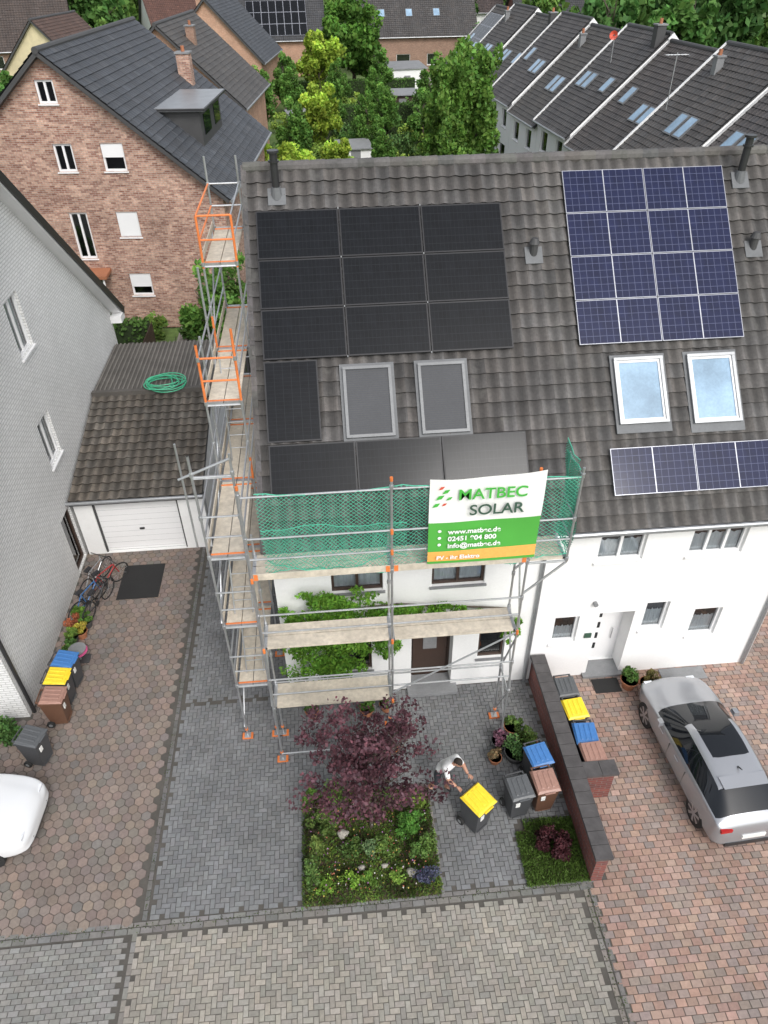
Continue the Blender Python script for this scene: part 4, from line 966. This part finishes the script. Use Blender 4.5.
mb=MB(); mb.box(-1.6,3.4,2.6,5.4,7.4,9.25,"dark_grey"); mb.box(-1.9,3.7,2.0,5.7,9.25,9.4,"zinc"); mb.box(-1.95,3.75,1.95,5.75,9.28,9.37,"black_metal"); mb.box(-1.2,.2,5.4,5.43,8.1,9.0,"car_glass"); mb.box(1.2,2.8,5.4,5.43,8.1,9.0,"car_glass"); mb.finish("dormer",bh)
mb=MB(); mb.box(-11.9,-10.3,34.8,36.1,2.95,3.1,"terracotta"); mb.box(-11.7,-10.5,34.9,36,.0,.15,"mid_grey"); mb.cyl((-11.7,34.95,.15),(-11.7,34.95,2.95),.05,"white_pvc"); mb.cyl((-10.5,34.95,.15),(-10.5,34.95,2.95),.05,"white_pvc"); mb.finish("door_canopy",None)

# terrace row
th=math.radians(-90+4.1); dr=V3((math.sin(math.radians(4.1)),-math.cos(math.radians(4.1)),0)); dn=V3((dr.y*-1,dr.x,0))
for k in range(9):
    s=31+k*6.25; base=V3((16.1+.5,45.2,0)); ctr=base+dr*(45.2-s-3.1)+dn*5.6; zo=(.4 if k%2 else 0)-k*.06
    if k%3==0: sk=[(-2.2,3.2,.8,1.2),(-1.2,3.2,.8,1.2),(1.4,3.4,.8,1.1)]
    elif k%3==1: sk=[(-.6,2.6,.8,1.3),(.4,2.6,.8,1.3)]
    else: sk=[(-2.0,3.6,.8,1.2),(.8,2.9,.8,1.2),(1.8,2.9,.8,1.2)]
    ghouse("terraced_house",(ctr.x,ctr.y,zo),th,6.2,11.2,5.4,10.6,"render_white",jit((.085,.078,.073),.15),front=[(-2.2,-1.0,.1,2.3),(.5,2.2,.9,2.2),(-2.2,-.9,3.4,4.7),(.8,2.0,3.4,4.7)],parapet=True,sky_=sk,seed=20+k,ov=.3,smp=3,chim=[(2.6,-.6,.55,1.0,"dark_grey")] if k%3==0 else ([(-1.6,-1.2,.4,.7,"mid_grey")] if k%3==1 else None),
      solar=(-2.5,1.6,5,4,1.0,1.4) if k==8 else None,pm="render_white" if k%2 else "parapet_cap")
e=root("satellite_dish",(19.0,52,10.3)); e.scale=(.55,.55,.55); mb=MB(); mb.cyl((0,0,-2.0),(0,0,.7),.05,"steel"); 
for k in range(4): mb.cyl((-.1-.03*k,-.05*k,.68),( -.1-.03*(k+1),-.05*(k+1),.7),.1+.09*k,"ink_red",.1+.09*(k+1),16,False)
mb.cyl((-.2,-.15,.7),(-.55,-.5,.75),.02,"steel"); mb.finish("dish",e,uv=False)
e=root("roof_aerial",(18.8,42,9.2)); mb=MB(); mb.cyl((0,0,-1),(0,0,1.6),.025,"steel"); mb.cyl((-.6,0,1.5),(.6,0,1.5),.015,"steel")
for k in range(7): mb.cyl((-.55+k*.18,-.3,1.5),(-.55+k*.18,.3,1.5),.01,"steel",n=5)
mb.finish("aerial",e,uv=False)
# background houses
ghouse("orange_brick_house",(-9.6,97,0),math.radians(-97),12,10.5,5.7,11.0,"brick_orange",DK,right=[(-2.5,-1.5,4.0,5.2),(1.5,2.5,4.0,5.2),(-.5,.5,7.2,8.3),(-2.5,-1.5,1.0,2.3),(1.5,2.5,1.0,2.3)],front=[(-2,-1,3,4.2)],seed=40,chim=[(2,-1.5,.6,1.3,"brick_orange")])
ghouse("brick_house",(-9.8,66,0),math.radians(-96),11,10.5,6.3,11.1,"brick_orange",(.08,.075,.07),right=[(-1,0,7,8),(1,2,4,5.2),(-3,-2,4,5.2)],seed=41,sky_=[(-2,2,.8,1.2),(1,2,.8,1.2)],chim=[(2,1.5,.6,1.0,"brick_brown")])
ghouse("solar_house",(-4.0,127,0),math.radians(2),12,10,4.8,10.2,"brick_orange",(.06,.06,.062),front=[(-4,-2.8,1.2,2.5),(-1,1,.2,2.4),(2.5,4,1.2,2.5)],solar=(-4.2,.8,8,3,1.05,1.75),seed=42)
ghouse("bungalow_house",(15.5,128,0),math.radians(1),17,11,4.8,9.6,"brick_brown",(.08,.074,.07),front=[(-6.5,-5,1,2.4),(-3,-1,.2,2.4),(1.5,3,1,2.4),(5,6.5,1,2.4)],sky_=[(-5,3.4,1,1.3),(-1,3.4,1,1.3),(3,3.4,1,1.3)],chim=[(5,-.5,.8,1.4,"brick_brown"),(-5,.5,.8,1.2,"dark_grey")],seed=43)
ghouse("brick_house",(-36,108,0),math.radians(12),14,11,6,10.5,"brick_brown",(.09,.07,.06),front=[(-5,-3.8,1,2.4),(-2,-.8,1,2.4),(2,3.2,1,2.4),(-5,-3.8,4,5.3),(-2,-.8,4,5.3),(2,3.2,4,5.3)],seed=44)
ghouse("yellow_house",(-27,96,0),math.radians(80),10,9,5,9.5,"yellow_wall",(.1,.06,.045),front=[(-2,-1,1,2.4),(1,2,1,2.4)],seed=45)
ghouse("brick_house",(40,135,0),math.radians(0),16,11,5,9.5,"brick_red",(.06,.06,.06),front=[(-5,-3.8,1,2.4),(2,3.2,1,2.4)],seed=46)
ghouse("white_house",(-20,150,0),math.radians(20),14,11,5,9.8,"render_white",(.12,.06,.045),seed=47)
ghouse("white_house",(30,165,0),math.radians(-10),14,11,5,9.8,"render_white",(.08,.06,.055),seed=48)

# ------------------------------------------------------------------ vegetation behind
T1=tree("broadleaf_tree",(5.6,107,0),11,(4.8,4.8,4.8),6.0,9000,.3,(.08,.18,.028),nb=60,br=.24,tr=.3,mat="leaf_far")
T2=tree("birch_tree",(8.9,47.5,0),11,(2.2,2.1,5.1),6.2,12000,.15,(.10,.20,.035),nb=90,br=.2,tr=.18,shell=.3)
T3=tree("garden_tree",(-3.6,30.5,0),5.5,(1.5,1.5,2.0),3.3,5000,.11,(.10,.21,.04),nb=40,br=.25,tr=.1)
copytree(T2,"birch_tree",(7.9,46.5,0),.92,1.3); copytree(T2,"birch_tree",(10.0,50,0),.95,2.1)
T4=tree("garden_tree",(-2.0,50,0),6.0,(2.3,2.3,2.2),3.6,7000,.16,(.28,.40,.05),nb=40,br=.26,tr=.12)
copytree(T4,"garden_tree",(1.8,58,0),.7,1.1)
for i,(x,y,s) in enumerate([(3.5,50,.55),(5.2,60,.75),(6.5,75,.9),(9.5,70,.9),(0.5,70,.8),(12,66,.7),(11.5,80,1.0),(3,88,.8),(-2,85,.9),(-6,50,.7),(13,56,.5),(-14,31.5,.5),(8,95,1.0),(-1,44,.7),(3,41,.5),(5.5,38,.6),(-1.5,62,.9),(-5,78,1.0),(-3,92,1.0),(1,98,1.1),(4.5,68,.8),(2,78,.8),(6.5,85,.8)]):
    copytree(T4 if i%5==4 else T3,"garden_tree",(x,y,0),s*1.2,i*.9)
for i in range(95):
    x=random.uniform(-3.5,13);y=random.uniform(33,95)
    c=random.choice([(.09,.19,.045),(.15,.26,.055),(.22,.32,.06),(.08,.15,.045),(.18,.28,.055)]); r=random.uniform(.6,1.5)
    shrub("garden_shrub",(x,y,-.05),(r,r,r*random.uniform(.6,1.1)),700,.13,c,nb=14,mat="leaf_far")
def hedge(x0,y0,x1,y1,h,wd,col=(.08,.16,.035),n=None,s=.1):
    L=math.hypot(x1-x0,y1-y0); n=n or int(L*260); t=rng.uniform(0,1,n); a=rng.uniform(-1,1,n)*wd/2; dx,dy=(x1-x0)/L,(y1-y0)/L
    z=rng.uniform(0,h,n); m=rng.uniform(0,1,n)<.45; z[m]=h+rng.uniform(-.1,.06,m.sum()); a[~m]=np.sign(a[~m])*wd/2+rng.uniform(-.06,.06,(~m).sum())
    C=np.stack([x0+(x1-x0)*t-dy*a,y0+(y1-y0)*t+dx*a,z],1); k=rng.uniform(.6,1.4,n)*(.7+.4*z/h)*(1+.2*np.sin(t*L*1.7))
    e=root("hedge"); leaves("foliage",C,rng.uniform(.6,1.3,n)*s,np.array(col)[None]*k[:,None],e,"leaf_far")
    mb=MB(); d=V3((dx,dy,0)); nn=V3((-dy,dx,0)); mb.fbox(V3((x0,y0,-.06)),d,nn,Z,0,L,-wd/2+.08,wd/2-.08,0,h-.06,"soil_green"); mb.finish("core",e)
hedge(-16,33.6,-8.5,33.4,1.4,.8); hedge(-3.5,34,-3,70,1.6,.8); hedge(-3,60,10,60.5,1.6,.8); hedge(-3,75,12,76,1.7,.8); hedge(2,84,12,84,2.2,1.2); hedge(5,34,5.4,58,1.5,.7); hedge(-3,46,5,46,1.5,.7,(.14,.24,.05)); hedge(13.6,40,11.5,80,1.3,.7); hedge(-4.5,104,13,104,1.8,1.0); hedge(0,34,14,34.2,1.6,.8)
mb=MB(); 
for (a,b,c,d,m_) in ((-7.5,-4.5,30.2,48,"joint_path"),(14.0,15.6,30,84,"joint_path"),(-20,30,112,118,"joint_path"),(2.2,3.2,60.9,74.5,"joint_path"),(5.5,8.5,62,66,"joint_path"),(-2,1,77,81,"joint_path")): mb.face([(a,c,-.05),(b,c,-.05),(b,d,-.05),(a,d,-.05)],m_)
mb.finish("garden_path")
def shed(x,y,w,d,h,m,rz=0):
    e=root("garden_shed",(x,y,0),rz); mb=MB(); mb.box(-w/2,w/2,-d/2,d/2,-.05,h,m); mb.hexa([(-w/2-.15,-d/2-.2,h),(w/2+.15,-d/2-.2,h),(w/2+.15,d/2+.2,h+.25),(-w/2-.15,d/2+.2,h+.25),(-w/2-.15,-d/2-.2,h+.08),(w/2+.15,-d/2-.2,h+.08),(w/2+.15,d/2+.2,h+.33),(-w/2-.15,d/2+.2,h+.33)],"mid_grey"); mb.box(-.4,.4,-d/2-.03,-d/2,0,1.9,"mid_grey"); mb.finish("shed",e)
shed(3.2,66,2.6,2.2,2.0,"render_white",.1); shed(9.8,90,3,2.5,2.2,"dark_wood"); shed(-1.2,80,2.5,2.2,2.1,"mid_grey",.2); shed(11.2,58,2.4,2,2.1,"dark_wood"); shed(12,108,5,5,2.6,"render_white",.1)
def fence(x0,y0,x1,y1,h=1.6,m="dark_wood"):
    e=root("garden_fence"); mb=MB(); L=math.hypot(x1-x0,y1-y0); n=int(L/.15); d=V3(((x1-x0)/L,(y1-y0)/L,0)); nn=V3((-d.y,d.x,0))
    for k in range(n): mb.fbox(V3((x0,y0,-.05)),d,nn,Z,k*.15,k*.15+.12,-.015,.015,0,h,m)
    for z in (.4,h-.3): mb.fbox(V3((x0,y0,0)),d,nn,Z,0,L,.016,.05,z,z+.08,m)
    mb.finish("fence",e)
fence(-8.1,30.2,-1.6,30.1,1.5,"dark_grey"); fence(-8.2,27.1,-8.2,33,1.6); fence(-1.5,24,-1.5,34,1.7); fence(4.8,24,4.8,34,1.7); fence(-3,54,5,54.2,1.6)
shrub("garden_shrub",(-10.2,34.2,0),(.8,.7,1.0),900,.1,(.09,.18,.04),mat="leaf_far"); shrub("garden_shrub",(-8.4,34.5,0),(.7,.6,.7),900,.1,(.12,.2,.04),mat="leaf_far"); shrub("garden_shrub",(-6.6,34,0),(.9,.7,.8),900,.1,(.09,.18,.04),mat="leaf_far"); shrub("garden_shrub",(-5.2,35,0),(1.1,.9,1.6),1200,.1,(.08,.17,.04),mat="leaf_far")
shrub("garden_shrub",(-6.5,28.2,0),(.9,.7,1.0),1200,.1,(.09,.18,.04),mat="leaf_far"); shrub("garden_shrub",(-7.6,28.0,0),(.7,.7,.8),1000,.1,(.12,.2,.05),mat="leaf_far")
copytree(T3,"garden_tree",(-4.6,29.0,0),1.05,2.0)
bike(-8.8,32.0,.1,"bike_blue",0); bike(-7.4,32.0,.2,"steel",0)
TF=[tree("distant_trees",(-40+i*11,172,0),11,(5,5,5.2),6.2,2600,.55,c,nb=40,br=.26,tr=.3,mat="leaf_far") for i,c in enumerate(((.07,.16,.035),(.10,.19,.04),(.06,.14,.035)))]
for i in range(170):
    y=random.uniform(138,330); x=random.uniform(-.75,.8)*y*.95
    if -35<x<45 and y<175 and random.random()<.6: continue
    copytree(random.choice(TF),"distant_trees",(x,y,0),random.uniform(.7,1.5),random.uniform(0,6))
for (x,y,s) in ((-24,104,.7),(-17,110,.75),(-30,88,.55),(-18,95,.6),(25,112,.8),(33,118,.9),(27,122,.7),(42,115,1.1),(48,120,1.1),(12,146,.9),(24,148,1),(0,142,.8),(-8,138,.7),(52,105,1.2),(60,112,1.1),(-20,88,.5),(36,100,.9),(44,98,1.0)):
    copytree(random.choice(TF),"broadleaf_tree",(x,y,0),s,random.uniform(0,6))
